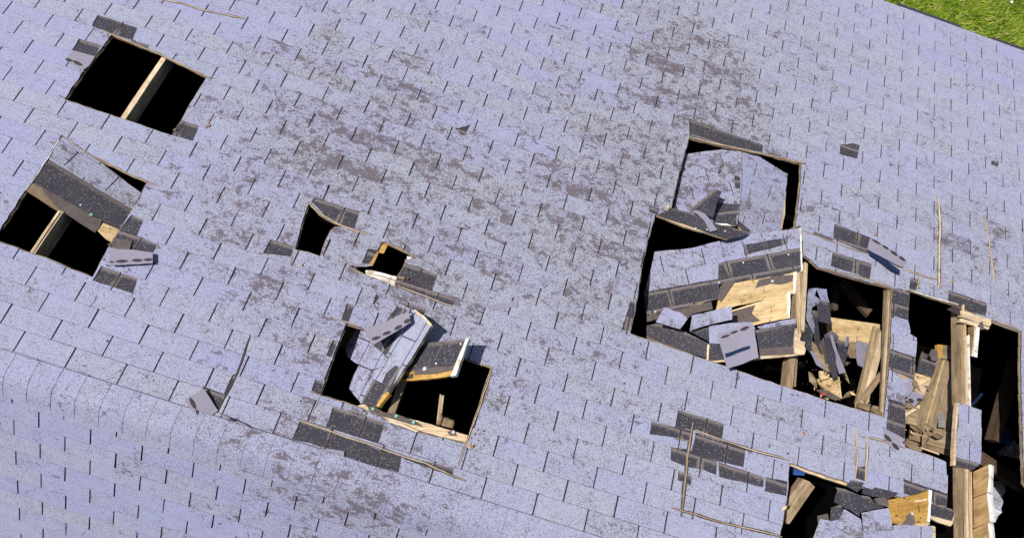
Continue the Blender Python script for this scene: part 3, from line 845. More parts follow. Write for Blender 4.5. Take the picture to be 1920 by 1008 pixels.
# --- B: tilted dark panel, left
SB = surf3('b', (362, 50, 0.0), (155, 370, 0.012), (835, 385, -.10), [(300, 190), (780, 480)])
B = thing('broken_roof_panel', P1.at(*Z('b', [(450, 350, 0)])[0]), 'tilted roof panel with a wide dark stripe over the hole at far left', 'roof panel')
u0, v0 = upx(SB, 'b', [(460, 150)])[0]; _, vv = upx(SB, 'b', [(410, 240)])[0]
field(SB, upx(SB, 'b', [(362, 50), (480, 125), (600, 205), (720, 300), (835, 385), (780, 478), (500, 312), (292, 188)]), B, [], u0, vv, W=W1 * .95, E=E1, wear=.6, par=0)
piece('dark_shingle_course', SB, 'b', [(292, 188), (540, 335), (782, 480), (745, 545), (705, 602), (600, 548), (430, 450), (200, 318), (240, 250)], .002, .006, 'under', B)
piece('shingle_edge', SB, 'b', [(292, 183), (400, 247), (540, 330), (784, 474), (776, 492), (540, 350), (400, 267), (292, 198)], .0045, .002, 'felt', B)
piece('roofing_felt', SB, 'b', [(200, 318), (430, 448), (600, 548), (590, 580), (560, 617), (470, 560), (340, 470), (300, 430), (240, 350), (205, 340)], -.004, .003, 'felt', B)
piece('sheathing_board', SB, 'b', [(155, 370), (195, 325), (330, 400), (420, 525), (300, 465)], -.008, .02, 'tan', B)
piece('sheathing_board', SB, 'b', [(575, 605), (610, 560), (700, 600), (705, 615), (665, 677), (620, 650)], -.008, .02, 'board', B)
nail(SB, 'b', (538, 512), .002, B); nail(SB, 'b', (476, 455), .002, B, 'nail', .006, 'nail_head')

# --- F: sunken, creased panel in the tall right hole
Fp = thing('sunken_roof_panel', P1.at(*Z('e', [(850, 600, -.05)])[0]), 'creased shingled panel sunk in the tall hole at upper right', 'roof panel')
SFa = surf3('e', (525, 320, -.07), (900, 283, -.025), (450, 690, -.08), [(600, 485), (850, 455)])
SFb = surf3('e', (900, 283, -.025), (1212, 455, -.09), (885, 700, -.05), [(930, 565), (1180, 690)])
u0, v0 = upx(SFa, 'e', [(622, 330)])[0]
field(SFa, upx(SFa, 'e', [(525, 320), (660, 302), (795, 286), (900, 281), (903, 480), (888, 650), (872, 800), (700, 800), (440, 690), (480, 500)]), Fp,
      [upx(SFa, 'e', [(765, 388), (780, 392), (758, 455), (738, 455)]), upx(SFa, 'e', [(855, 465), (892, 480), (890, 558), (853, 550)]), upx(SFa, 'e', [(735, 652), (885, 660), (862, 762), (872, 810), (700, 810)])], u0, v0, wear=1.0)
u0, v0 = upx(SFb, 'e', [(1118, 440)])[0]
field(SFb, upx(SFb, 'e', [(903, 281), (985, 315), (1100, 390), (1212, 457), (1198, 560), (1190, 700), (1165, 832), (1060, 850), (950, 868), (876, 800), (890, 650), (905, 480)]), Fp,
      [upx(SFb, 'e', [(865, 755), (955, 833), (940, 872), (860, 830)])], u0, v0, wear=.8)
piece('dark_shingle_course', P1, 'e', [(338, 733), (345, 692), (430, 684), (560, 715), (640, 760), (780, 795), (955, 850), (900, 878), (818, 893), (600, 822)], .004, .006, 'under', Fp)
piece('sheathing_board', P1, 'e', [(330, 735), (345, 728), (560, 798), (700, 840), (815, 882), (818, 893), (640, 845), (520, 812)], -.003, .02, 'light', Fp)
SFt = surf3('e', (540, 705, .01), (720, 555, .09), (705, 745, .02), [(540, 705), (720, 555)])
fl = piece('torn_shingle', SFt, 'e', [(540, 705), (720, 552), (766, 575), (735, 650), (706, 745), (620, 720)], 0, .004, 'under', label='dark torn shingle triangle standing up on the sunken creased panel', cat='shingle')
cr = piece('curled_shingle', P1, 'e', [(555, 703), (600, 697), (655, 722), (700, 775), (737, 832), (692, 842), (655, 770), (605, 722)], .028, .012, 'back', label='curled pale grey shingle strip below the dark torn triangle', cat='shingle')
piece('splinter', P1, 'e', [(722, 785), (800, 788), (838, 803), (770, 800)], .02, .006, 'white', label='short white splinter beside the curled grey strip', cat='splinter')
for pt in ((668, 830), (592, 822), (700, 700), (790, 840)): nail(P1, 'e', pt, .006, Fp, 'nail', .006, 'nail_head')
for q in range(2): piece('splinter', P1, 'e', [[(395, 700), (405, 655), (415, 658), (402, 702)], [(388, 690), (425, 672), (428, 680), (392, 698)]][q], .012, .006, 'light', label=['upright splinter crossed by another at the left end of the dark strip', 'flat splinter crossing the upright one at the left end of the dark strip'][q], cat='splinter')

# --- G: the big tilted panel
G = thing('collapsed_roof_panel', P1.at(*Z('g', [(700, 400, -.1)])[0]), 'largest tilted shingled panel with two bare golden boards, over the collapsed area', 'roof panel')
SG = surf3('g', (275, 228, -.16), (1138, 85, .02), (225, 640, -.24), [(275, 275), (800, 180)])
u0, _ = upx(SG, 'g', [(555, 230)])[0]; _, v0 = upx(SG, 'g', [(540, 310)])[0]
field(SG, upx(SG, 'g', [(275, 228), (500, 204), (720, 145), (850, 122), (1138, 85), (1142, 200), (1146, 335), (900, 382), (655, 420), (655, 500), (440, 560), (228, 605), (215, 465), (240, 372), (262, 290)]), G,
      [upx(SG, 'g', [(800, 188), (1062, 143), (1060, 182), (805, 248)]), upx(SG, 'g', [(650, 302), (680, 288), (900, 250), (1150, 200), (1155, 345), (650, 425)]), upx(SG, 'g', [(210, 465), (430, 425), (655, 385), (660, 510), (220, 615)])],
      u0, v0, wear=.6, deck='board')
piece('sheathing_board', SG, 'g', [(740, 405), (930, 362), (1112, 322), (1108, 400), (1102, 472), (900, 515), (640, 572), (655, 500), (700, 445)], -.012, .02, 'board', G, ang=0.0)
piece('sheathing_board', SG, 'g', [(720, 575), (860, 530), (1072, 462), (1074, 540), (1070, 617), (950, 640), (850, 662), (790, 640)], .004, .02, 'board', G, ang=0.0)
piece('board_end', SG, 'g', [(1095, 322), (1115, 320), (1108, 472), (1096, 475)], -.010, .026, 'white', G)
piece('board_end', SG, 'g', [(1058, 465), (1078, 463), (1075, 617), (1062, 617)], .008, .03, 'white', G)
piece('board_end', SG, 'g', [(1132, 85), (1142, 88), (1150, 340), (1142, 345), (1138, 200)], .010, .034, 'white', G)
piece('roofing_felt', SG, 'g', [(870, 440), (890, 392), (955, 378), (1005, 350), (1040, 365), (1095, 362), (1090, 400), (1020, 420), (960, 415)], -.009, .002, 'felt', G)
piece('roofing_felt', SG, 'g', [(650, 500), (660, 435), (690, 405), (752, 395), (690, 490), (665, 520)], .004, .006, 'felt', G)
piece('roofing_felt', SG, 'g', [(228, 600), (440, 560), (610, 520), (620, 565), (500, 592), (470, 620), (380, 600), (230, 640)], -.006, .004, 'felt', G)
piece('roofing_felt', SG, 'g', [(725, 580), (800, 560), (870, 540), (850, 590), (900, 632), (840, 645), (730, 640)], .007, .002, 'felt', G)
nail(SG, 'g', (970, 400), -.006, G, 'capw', .012)
for pt in ((798, 290), (655, 408), (1065, 243), (280, 580)): nail(SG, 'g', pt, .002, G, 'nail', .006, 'nail_head')

# lower folded part of the same wreck
SG2 = surf3('g', (230, 655, -.22), (600, 765, -.02), (235, 735, -.23), [(230, 655), (600, 765)])
SG3 = surf3('g', (600, 770, -.02), (1100, 650, .06), (595, 870, -.02), [(600, 770), (1100, 650)])
G2 = thing('folded_roof_strip', P1.at(*Z('g', [(600, 800, 0)])[0]), 'folded dark shingle strip below the largest tilted panel', 'roof panel')
piece('dark_shingle_course', SG2, 'g', [(228, 660), (290, 650), (440, 690), (600, 768), (592, 860), (430, 800), (228, 722)], 0, .006, 'under', G2)
piece('roofing_felt', SG2, 'g', [(226, 722), (430, 800), (460, 812), (450, 825), (330, 775), (226, 740)], -.004, .004, 'felt', G2)
piece('dark_shingle_course', SG3, 'g', [(600, 770), (700, 765), (860, 690), (1110, 648), (1100, 715), (1092, 782), (890, 795), (690, 862), (595, 868)], 0, .006, 'under', G2)
piece('roofing_felt', SG3, 'g', [(888, 792), (1093, 780), (1098, 830), (890, 842)], -.004, .004, 'felt', G2)
piece('sheathing_board', SG3, 'g', [(592, 868), (890, 838), (1100, 825), (1150, 830), (1100, 840), (860, 862), (690, 875), (596, 880)], -.008, .02, 'light', G2, ang=0.0)
piece('board_end', SG2, 'g', [(588, 770), (600, 775), (598, 880), (582, 865)], .004, .03, 'light', G2)
piece('shingle', SG3, 'g', [(595, 665), (720, 645), (850, 640), (870, 680), (740, 740), (665, 768), (600, 765)], .012, .005, 'shingle', G2)
piece('shingle', SG3, 'g', [(1040, 628), (1108, 622), (1108, 648), (900, 680), (880, 668)], .006, .005, 'shingle', G2)
piece('shingle', SG3, 'g', [(480, 692), (595, 672), (595, 755), (560, 735)], .004, .005, 'under', G2)
SQ = surf3('g', (335, 555, -.02), (470, 625, .0), (285, 640, -.05), [(335, 555), (470, 625)])
piece('torn_shingle', SQ, 'g', [(330, 555), (430, 585), (470, 622), (425, 682), (350, 660), (282, 642)], .03, .006, 'shingle', label='loose square shingle at the lower left of the largest tilted panel', cat='shingle')
SQ = surf3('g', (500, 600, .0), (725, 550, .04), (480, 690, -.02), [(500, 600), (725, 550)])
piece('torn_shingle', SQ, 'g', [(495, 602), (725, 550), (728, 628), (600, 655), (478, 692)], .03, .006, 'shingle', label='loose pale rectangular shingle below the bare golden boards', cat='shingle')

# splintered rafter between the big panel and the pit
plank('broken_rafter', 'g', (1138, 345, -.05), (1092, 1010, -.07), .045, .06, 'tan', 'long splintered upright timber along the right side of the largest tilted panel', 'timber')
plank('broken_rafter', 'g', (1172, 285, .0), (1150, 690, .0), .028, .04, 'light', 'thin pale split timber right of the long splintered one', 'timber')
plank('broken_rafter', 'h', (60, 300, -.03), (70, 760, -.02), .018, .03, 'light', 'narrow golden sliver of timber standing beside the largest tilted panel', 'timber')
piece('splintered_board', P1, 'g', [(1100, 675), (1115, 680), (1125, 715), (1140, 710), (1132, 750), (1165, 758), (1160, 778), (1168, 805), (1160, 832), (1102, 835)], .06, .03, 'light', label='frayed pale board end at the lower right corner of the largest tilted panel', cat='board')

# --- D: long raised panel and the small raised flap at the large middle hole
Dp = thing('raised_roof_panel', P1.at(*Z('d', [(620, 350, .05)])[0]), 'long light roof panel lifted over the left half of the large middle hole', 'roof panel')
SD = surf3('d', (720, 85, .02), (835, 165, .15), (470, 590, -.03), [(745, 130), (490, 560)])
u0, v0 = upx(SD, 'd', [(665, 225)])[0]
field(SD, upx(SD, 'd', [(720, 82), (790, 120), (835, 167), (720, 360), (600, 538), (535, 607), (450, 597), (520, 460), (590, 330), (640, 230)]), Dp,
      [upx(SD, 'd', [(515, 455), (565, 490), (590, 430), (640, 390), (665, 400), (610, 545), (530, 620), (440, 600)])], u0, v0 + .02, wear=.2, tone=.75)
SD2 = surf3('d', (640, 230, .015), (480, 560, -.04), (400, 430, -.12), [(640, 230), (470, 560)])
u0, v0 = upx(SD2, 'd', [(440, 385)])[0]
field(SD2, upx(SD2, 'd', [(660, 50), (722, 84), (640, 232), (590, 332), (520, 462), (452, 597), (445, 580), (390, 512), (415, 440), (442, 386), (372, 336), (376, 290), (430, 190), (590, 135)]), Dp,
      [upx(SD2, 'd', [(520, 280), (640, 210), (650, 235), (585, 335)]), upx(SD2, 'd', [(650, 70), (700, 90), (690, 110), (600, 140)])], u0, v0, wear=.8)
piece('board_end', SD, 'd', [(600, 528), (605, 540), (545, 612), (535, 606), (570, 545)], .008, .026, 'gold', Dp)
piece('board_end', SD, 'd', [(740, 85), (790, 118), (835, 166), (828, 180), (785, 130), (738, 95)], .008, .026, 'light', Dp)
Dq = thing('raised_roof_flap', P1.at(*Z('d', [(840, 350, .1)])[0]), 'small dark roof flap standing up over the large middle hole with golden lower edge', 'roof panel')
SE_ = surf3('d', (800, 268, .06), (1030, 240, .19), (665, 465, .015), [(800, 268), (1030, 240)])
reg = upx(SE_, 'd', [(800, 268), (1030, 240), (985, 345), (945, 440), (800, 462), (665, 470), (730, 370)])
piece('dark_shingle_course', SE_, 'd', [(800, 268), (1030, 241), (1000, 320), (965, 385), (700, 408), (755, 330)], .004, .006, 'under', Dq)
piece('roofing_felt', SE_, 'd', [(700, 407), (965, 384), (945, 412), (880, 428), (740, 440), (742, 420), (690, 418)], .0, .003, 'felt', Dq)
slab('sheathing_board', SE_, reg, -.004, .02, M['gold'], Dq, ang=0.0)
piece('board_end', SE_, 'd', [(1018, 242), (1036, 240), (1016, 290), (965, 440), (935, 446), (975, 345)], .006, .03, 'white', Dq)
piece('sealant_spot', SE_, 'd', [(672, 450), (700, 440), (735, 432), (730, 455), (700, 462), (680, 460)], -.002, .002, 'tar', Dq)
piece('shingle_edge', SE_, 'd', [(800, 268), (900, 257), (905, 262), (860, 345), (856, 340), (885, 268), (805, 276)], .006, .002, 'felt', Dq)
nail(SE_, 'd', (796, 406), .002, Dq, 'capw', .016)
for pt in ((990, 272), (858, 378)): nail(SE_, 'd', pt, .006, Dq, 'nail', .006, 'nail_head')
# pale board along the lower rim
Db = thing('rim_board', P1.at(*Z('d', [(740, 700, -.01)])[0]), 'pale splintered board along the lower rim of the large middle hole', 'board')
piece('board', P1, 'd', [(437, 602), (470, 598), (560, 640), (760, 685), (1030, 765), (1018, 803), (860, 765), (700, 722), (560, 690), (470, 650)], -.010, .022, 'light', Db, ang=0.3)
piece('roofing_felt', P1, 'd', [(485, 605), (530, 612), (575, 640), (650, 652), (700, 672), (760, 695), (788, 720), (720, 705), (620, 675), (540, 655), (495, 632)], -.006, .003, 'felt', Db)
piece('roofing_felt', P1, 'd', [(918, 745), (950, 735), (972, 768), (930, 765)], -.006, .003, 'felt', Db)
for pt in ((515, 622), (641, 660), (735, 694)): nail(P1, 'd', pt, -.004, Db, 'cap', .013)
nail(P1, 'd', (950, 748), -.004, Db, 'capw', .013)
piece('splinter', P1, 'd', [(600, 680), (680, 700), (765, 742), (750, 748), (660, 712), (596, 690)], .008, .006, 'light', label='loose sliver resting on the pale rim board of the large middle hole', cat='splinter')
piece('splinter', P1, 'd', [(1018, 808), (1035, 808), (1062, 832), (1045, 830)], .012, .01, 'gold', label='short orange splinter at the lower right corner of the large middle hole', cat='splinter')
# things down in the middle hole
plank('broken_stick', 'd', (888, 555, -.17), (872, 690, -.24), .028, .028, 'light', 'upright broken stick down in the dark of the large middle hole', 'stick')
Lg = thing('pipe_elbow', P1.at(*Z('d', [(915, 700, -.22)])[0]), 'dusty lump with a round open end lying in the large middle hole', 'pipe')
a_, b_ = P1.at(*Z('d', [(870, 690, -.22)])[0]), P1.at(*Z('d', [(952, 712, -.22)])[0])
def tube(name, a, b, r0, r1, mat, parent=None, seg=14, rings=6, bumpy=0.0, hollow=False):
    x = (b - a).normalized(); y = x.orthogonal().normalized(); z = x.cross(y); V = []; Fa = []
    for i in range(rings + 1):
        t = i / rings; r = r0 + (r1 - r0) * t
        for k in range(seg):
            an = k * 2 * math.pi / seg; rr = r * (1 + random.uniform(-bumpy, bumpy))
            V.append(a + (b - a) * t + y * rr * math.cos(an) + z * rr * math.sin(an))
    for i in range(rings):
        for k in range(seg):
            p, q = i * seg + k, i * seg + (k + 1) % seg; Fa.append((p, q, q + seg, p + seg))
    Fa.append(tuple(range(seg))[::-1])
    n0 = rings * seg
    if hollow:
        for rr, dx in ((r1 * .6, 0), (r1 * .55, -.03)):
            for k in range(seg):
                an = k * 2 * math.pi / seg; V.append(b + x * dx + y * rr * math.cos(an) + z * rr * math.sin(an))
        for q in range(2):
            s0 = n0 + q * seg
            for k in range(seg): Fa.append((s0 + k, s0 + (k + 1) % seg, s0 + seg + (k + 1) % seg, s0 + seg + k))
        Fa.append(tuple(range(n0 + 2 * seg, n0 + 3 * seg)))
    else: Fa.append(tuple(range(n0, n0 + seg)))
    return mk(name, V, Fa, mat, parent, smooth=True)
tube('pipe', a_, b_, .045, .036, M['tan'], Lg, bumpy=.12, hollow=True)
tube('collar', a_ - (b_ - a_) * .1, a_ + (b_ - a_) * .2, .054, .05, M['tan'], Lg, bumpy=.1, rings=2)

# --- C: the two small middle holes
piece('torn_shingle', P1, 'c', [(590, 528), (640, 522), (715, 520), (735, 532), (690, 536), (640, 536)], .022, .008, 'back', label='grey lip of shingle over the upper left of the white board in the smallest hole', cat='shingle')
piece('board_chip', P1, 'c', [(800, 388), (832, 396), (805, 452), (772, 447), (785, 415)], -.004, .018, 'gold', label='upper orange wood chip in the corner of the smallest hole', cat='board')
piece('board_chip', P1, 'c', [(752, 438), (775, 442), (735, 530), (708, 525), (735, 470)], -.002, .018, 'gold', label='lower orange wood chip on the left rim of the smallest hole', cat='board')
wb = thing('white_board', P1.at(*Z('c', [(780, 600, -.03)])[0]), 'white painted board across the bottom of the smallest hole', 'board')
piece('board', P1, 'c', [(690, 560), (720, 557), (890, 600), (872, 660), (860, 655), (690, 592)], -.03, .02, 'white', wb, ang=0.3)
piece('board_joint', P1, 'c', [(690, 573), (800, 595), (888, 622), (886, 628), (800, 602), (690, 579)], -.028, .002, 'tan', wb)
piece('splinter', P1, 'c', [(952, 470), (985, 478), (965, 490), (950, 488)], .01, .008, 'white', label='tiny white chip on the right rim of the smallest hole', cat='splinter')
piece('splinter', P1, 'c', [(898, 600), (938, 602), (936, 612), (900, 610)], .012, .006, 'tan', label='tiny stub of wood pointing right from the smallest hole', cat='splinter')

# ------------------------------------------------------------------ loose flaps lying on the roof
def lens(a, b, w, n=6):
    dx, dy = b[0] - a[0], b[1] - a[1]; L = math.hypot(dx, dy); out = []
    for s in (1, -1):
        for k in range(n + 1):
            t = k / n if s == 1 else 1 - k / n
            r = w / 2 * math.sin(math.pi * min(1, max(0, t)) ) ** .7 * s
            if s == -1 and k in (0, n): continue
            out.append((a[0] + dx * t - dy / L * r, a[1] + dy * t + dx / L * r))
    return out
def flap(t, pts3, poly, label, spots=(), tape=None, mat='back', name='loose_shingle', th=.004, dirn=None):
    S = surf3(t, *pts3, dirn or [pts3[0][:2], pts3[1][:2]])
    c = S.at(*Z(t, [(sum(p[0] for p in poly) / len(poly), sum(p[1] for p in poly) / len(poly))])[0])
    o = thing(name, c, label, 'shingle')
    bx = bb(upx(S, t, poly)); mx_, my_ = (bx[0] + bx[2]) / 2, (bx[1] + bx[3]) / 2; aa = random.uniform(0, 3.1); k1 = random.uniform(.25, .6)
    cu = lambda p: k1 * ((p[0] - mx_) * math.cos(aa) + (p[1] - my_) * math.sin(aa)) ** 2
    piece('shingle_back', S, t, poly, .0, th, mat, o, curl=cu)
    for a, b, w in spots: piece('sealant_strip', S, t, lens(a, b, w), .0035, .0045, 'tar', o, jit=0.0002, step=.02, curl=cu)
    if tape: piece('tape_strip', S, t, tape, .0065, .0075, 'tape', o, curl=cu)
    return o
flap('a', [(455, 318, .012), (600, 357, .012), (408, 378, .02)], [(455, 318), (600, 357), (560, 415), (522, 442), (408, 378)],
     'purple grey shingle flap with dark sealant at the left corner of the square hole', [((412, 370), (455, 385), 18), ((455, 382), (520, 412), 20)])
flap('b', [(650, 712, .02), (905, 738, .03), (650, 812, .03)], [(650, 712), (780, 718), (905, 738), (902, 798), (650, 812)],
     'loose grey shingle with dark sealant ovals right of the tilted dark panel', [((650, 792), (672, 790), 10), ((680, 788), (758, 783), 18), ((775, 780), (845, 780), 18), ((848, 778), (902, 776), 18)])
flap('b', [(670, 650, .008), (780, 670, .008), (660, 700, .012)], [(668, 648), (780, 665), (765, 718), (690, 712), (660, 700)],
     'small brown felt scrap above the loose grey shingle at left', [], mat='felt')
flap('m', [(345, 622, .03), (458, 795, .012), (195, 705, .03)], [(345, 622), (400, 705), (458, 795), (308, 892), (250, 800), (195, 705)],
     'square loose grey shingle with two dark ovals beside the curved crack at left', [((232, 690), (282, 785), 32), ((282, 785), (330, 862), 34)])
flap('m', [(455, 815, .012), (750, 965, .01), (470, 830, .004)], [(455, 812), (560, 855), (660, 900), (765, 962), (740, 972), (640, 915), (540, 870)],
     'thin grey sliver of shingle running right from the square loose shingle', [((540, 855), (600, 880), 16)])
flap('d', [(240, 835, .012), (360, 850, .012), (232, 915, .012)], [(235, 838), (300, 840), (362, 850), (357, 932), (232, 918)],
     'small square grey scrap below the bare patches under the large middle hole')
flap('z', [(915, 573, .008), (972, 562, .008), (917, 583, .008)], [(915, 573), (940, 568), (972, 562), (970, 574), (940, 578), (917, 583)],
     'small flat grey scrap lying alone right of the middle holes')
flap('d', [(465, 195, .06), (715, 100, .09), (510, 282, .09)], [(465, 195), (600, 145), (708, 98), (722, 158), (640, 205), (512, 282)],
     'long grey shingle with four sealant ovals on top of the lifted middle panel', [((508, 250), (558, 232), 17), ((566, 222), (615, 203), 17), ((630, 193), (675, 172), 19), ((682, 158), (722, 142), 22)])
flap('g', [(650, 710, .10), (835, 640, .13), (700, 915, .10)], [(650, 712), (740, 680), (835, 640), (862, 690), (888, 850), (800, 885), (705, 916), (665, 790)],
     'square grey shingle with a blue stripe below the largest tilted panel', [((662, 735), (722, 715), 15), ((720, 708), (770, 692), 15), ((778, 690), (835, 668), 20)],
     [(690, 828), (740, 812), (800, 788), (838, 780), (838, 797), (760, 825), (697, 850)])
flap('h', [(510, 88, .02), (740, 225, .02), (495, 160, .03)], [(510, 85), (600, 140), (740, 225), (715, 272), (685, 262), (600, 215), (492, 158)],
     'grey shingle flap with a folded blue strip on the right of the roof', [((515, 95), (580, 130), 12), ((585, 132), (628, 160), 14), ((635, 165), (685, 200), 16), ((690, 200), (732, 232), 18)],
     [(498, 168), (540, 185), (620, 235), (692, 292), (690, 315), (640, 290), (560, 225), (510, 192)])
flap('k', [(540, 370, .02), (665, 440, .02), (560, 450, .02)], [(540, 370), (600, 402), (665, 440), (628, 482), (612, 515), (575, 470)],
     'small grey scrap with sealant marks on the tongue of roof at lower right', [((545, 410), (592, 455), 20), ((592, 458), (632, 500), 22)])
flap('r', [(90, 670, -.1), (200, 700, -.1), (80, 720, -.1)], [(90, 672), (140, 670), (205, 702), (135, 782), (78, 735)],
     'dark grey torn shingle with two black spots among the broken planks', [((90, 725), (130, 752), 30), ((150, 735), (185, 725), 24)])

# torn up corners and rust spots
piece('torn_shingle', P1, 'z', [(850, 241), (858, 246), (868, 262), (863, 254)], .012, .004, 'shingle', label='small curled shingle corner alone in the upper middle of the roof', cat='shingle')
for q, (x, y, r_) in enumerate([(392, 237, .010), (1088, 243, .008), (808, 155, .008), (1640, 441, .010), (1753, 442, .010), (1785, 527, .010), (1506, 812, .010)]):
    u, v = P1.px(x, y)
    slab('dry_leaf', P1, [(u + r_ * math.cos(a) * (1 + .4 * math.sin(a * 3 + q)), v + 1.6 * r_ * math.sin(a)) for a in [k * .785 for k in range(8)]], .013, .004, M['leaf'])
    tag(D.objects[-1] if False else COL.objects[-1], ['brown leaf right of the square hole at upper left', 'tiny brown leaf in the upper middle of the roof', 'tiny brown leaf stuck in a slot at upper middle', 'brown leaf above the grey flap with the blue strip', 'brown leaf beside the tall strip of torn wood',
        'brown leaf right of the tall strip of torn wood', 'brown leaf on the tongue of roof left of its two slivers'][q], 'leaf')

# slivers in the cracks
for line, w, mt_, lb in crack_lines:
    poly = ribbon(line, w * .55)
    o = slab('wood_sliver', P1, poly, .009, .011, M['light' if mt_ not in M else mt_], jit=0.0, ang=math.atan2(line[-1][1] - line[0][1], line[-1][0] - line[0][0]))
    if o: tag(o, lb, 'splinter')

# ------------------------------------------------------------------ the pit at the right: planks and torn shingles
RB = 'r'
plank('ceiling_board', 'q', (235, 262, -.60), (620, 315, -.60), .13, .02, 'board', 'upper golden board lying across the pit behind the dark shards')
plank('ceiling_board', 'q', (240, 330, -.62), (600, 370, -.62), .13, .02, 'board', 'lower golden board lying across the pit behind the dark shards')
plank('ceiling_board', 'q', (360, 440, -.64), (600, 470, -.64), .14, .02, 'tan', 'dull board lying across the pit below the golden boards')
plank('leaning_plank', 'q', (612, 290, -.30), (480, 850, -.22), .07, .03, 'tan', 'brown plank leaning left of the rafter in the pit')
plank('leaning_plank', 'q', (645, 330, -.24), (512, 830, -.20), .05, .03, 'light', 'pale plank leaning beside the brown one in the pit')
plank('leaning_plank', 'q', (640, 620, -.16), (470, 850, -.16), .035, .03, 'tan', 'short stick crossing the foot of the leaning planks')
piece('board_scrap', P1, 'q', [(170, 660), (260, 650), (325, 640), (345, 800), (240, 740), (190, 700)], -.16, .02, 'board', label='golden triangular board scrap at the bottom of the pit', cat='board', ang=.5)
piece('board_scrap', P1, 'q', [(185, 600), (255, 612), (250, 650), (190, 670)], -.12, .02, 'board', label='small golden block above the triangular board scrap', cat='board')
piece('board_scrap', P1, 'q', [(470, 830), (555, 840), (540, 890), (460, 862)], -.12, .02, 'tan', label='small brown board scrap at the foot of the leaning planks', cat='board')
piece('board_scrap', P1, 'q', [(575, 850), (612, 860), (610, 915), (555, 885)], -.12, .02, 'tan', label='last small board scrap left of the middle rafter foot', cat='board')
SH = [  # torn shingles hanging in the pit
    ([(160, 100), (190, 85), (250, 115), (268, 265), (180, 245)], -.02, .02, 'under', 'upper dark torn shingle hanging at the top of the pit'),
    ([(160, 0), (230, 8), (250, 108), (195, 88)], .0, .0, 'shingle', 'light torn shingle corner above the upper dark one in the pit'),
    ([(105, 5), (160, 0), (130, 95), (125, 180), (145, 270), (140, 335), (85, 232), (95, 90)], .01, .02, 'shingle', 'long folded light shingle strip right of the splintered timber'),
    ([(110, 110), (150, 55), (180, 80), (175, 110), (135, 135)], .03, .03, 'shingle', 'small light scrap on the folded strip in the pit'),
    ([(75, 245), (130, 330), (125, 480), (62, 420), (60, 330)], -.03, -.02, 'under', 'dark torn shingle at the left edge of the pit'),
    ([(130, 160), (165, 170), (175, 300), (198, 440), (150, 420), (138, 330)], -.03, -.05, 'under', 'narrow dark shingle hanging behind the folded strip'),
    ([(208, 340), (255, 310), (312, 352), (290, 430), (300, 640), (265, 655), (250, 600), (232, 470)], .0, -.03, 'under', 'largest dark shingle shard standing in the pit'),
    ([(245, 340), (262, 345), (330, 500), (360, 612), (312, 625), (300, 480)], .02, .02, 'back', 'long pale blade shaped shard over the largest dark one'),
    ([(312, 370), (392, 402), (375, 520), (350, 585), (322, 500)], -.05, -.08, 'under', 'dark shard right of the pale blade shaped one'),
    ([(375, 350), (395, 352), (388, 420), (370, 425)], -.02, -.02, 'back', 'tiny pale upright scrap at the right of the pit shards'),
    ([(180, 420), (205, 360), (232, 480), (250, 600), (225, 560)], -.03, -.05, 'felt', 'brown felt strip between the dark shards'),
    ([(128, 385), (160, 420), (250, 600), (235, 605), (125, 440)], -.02, -.04, 'tan', 'thin brown lath between the shards in the pit'),
    ([(112, 455), (128, 455), (240, 605), (160, 555)], -.01, -.03, 'back', 'pale lower edge of a folded shard at the bottom left of the pit'),
    ([(440, 380), (520, 400), (548, 440), (490, 575), (455, 560)], -.5, -.5, 'back', 'grey shingle lying on the golden boards in the pit'),
    ([(155, 740), (205, 730), (330, 800), (300, 815), (220, 780)], -.05, -.05, 'felt', 'dark felt scrap on the rim below the pit'),
]
for poly, h0, h1, mt_, lb in SH:
    t = 'q'
    ys = [p[1] for p in poly]; y0, y1 = min(ys), max(ys); xs = [p[0] for p in poly]; x0, x1 = min(xs), max(xs)
    S = surf3(t, (x0, y0, h0), (x1, y0, h0 - .03), (x0, y1, h1), [(x0, y0), (x1, y0 + (x1 - x0) * .2)])
    o = piece('torn_shingle', S, t, poly, 0, .005, mt_, label=lb, cat='shingle')
piece('red_scrap', P1, 'q', [(195, 762), (215, 758), (225, 775), (205, 778)], -.02, .01, 'red', label='tiny red plastic scrap at the bottom of the pit', cat='scrap')

# right part of the pit: pile of planks
plank('pile_plank', 'r', (330, 440, -.28), (172, 935, -.20), .095, .035, 'tan', 'wide brown plank on the left of the pile near the right rafter')
plank('pile_plank', 'r', (378, 455, -.26), (248, 940, -.20), .085, .035, 'tan', 'wide grey brown plank in the middle of the pile near the right rafter')
plank('pile_plank', 'r', (350, 445, -.245), (215, 935, -.18), .010, .015, 'board', 'thin orange lath between the two wide pile planks')
plank('pile_plank', 'r', (400, 500, -.34), (330, 960, -.34), .14, .02, 'tan', 'grooved board under the right side of the plank pile')
plank('pile_plank', 'r', (120, 960, -.30), (420, 1040, -.30), .13, .03, 'tan', 'board across the foot of the plank pile')
plank('pile_plank', 't', (120, 200, -.34), (390, 290, -.34), .09, .03, 'tan', 'lowest board across the foot of the plank pile')
plank('pile_plank', 't', (0, 190, -.40), (125, 300, -.40), .07, .03, 'tan', 'short board end sticking out under the roof tongue')
plank('pile_plank', 't', (130, 240, -.36), (268, 290, -.36), .05, .03, 'light', 'small stub of board right above the roof tongue')
piece('pile_board', P1, 'r', [(302, 330), (340, 332), (338, 432), (300, 428)], -.30, .03, 'gold', label='small golden block at the head of the plank pile', cat='board')
piece('pile_board', P1, 'r', [(342, 335), (405, 340), (405, 442), (340, 432)], -.34, .03, 'tan', label='short brown board beside the golden block', cat='board')
piece('pile_board', P1, 'r', [(150, 530), (255, 570), (215, 620), (125, 645), (130, 590)], -.16, .02, 'board', label='pale broken board left of the wide brown plank', cat='board', ang=.4)
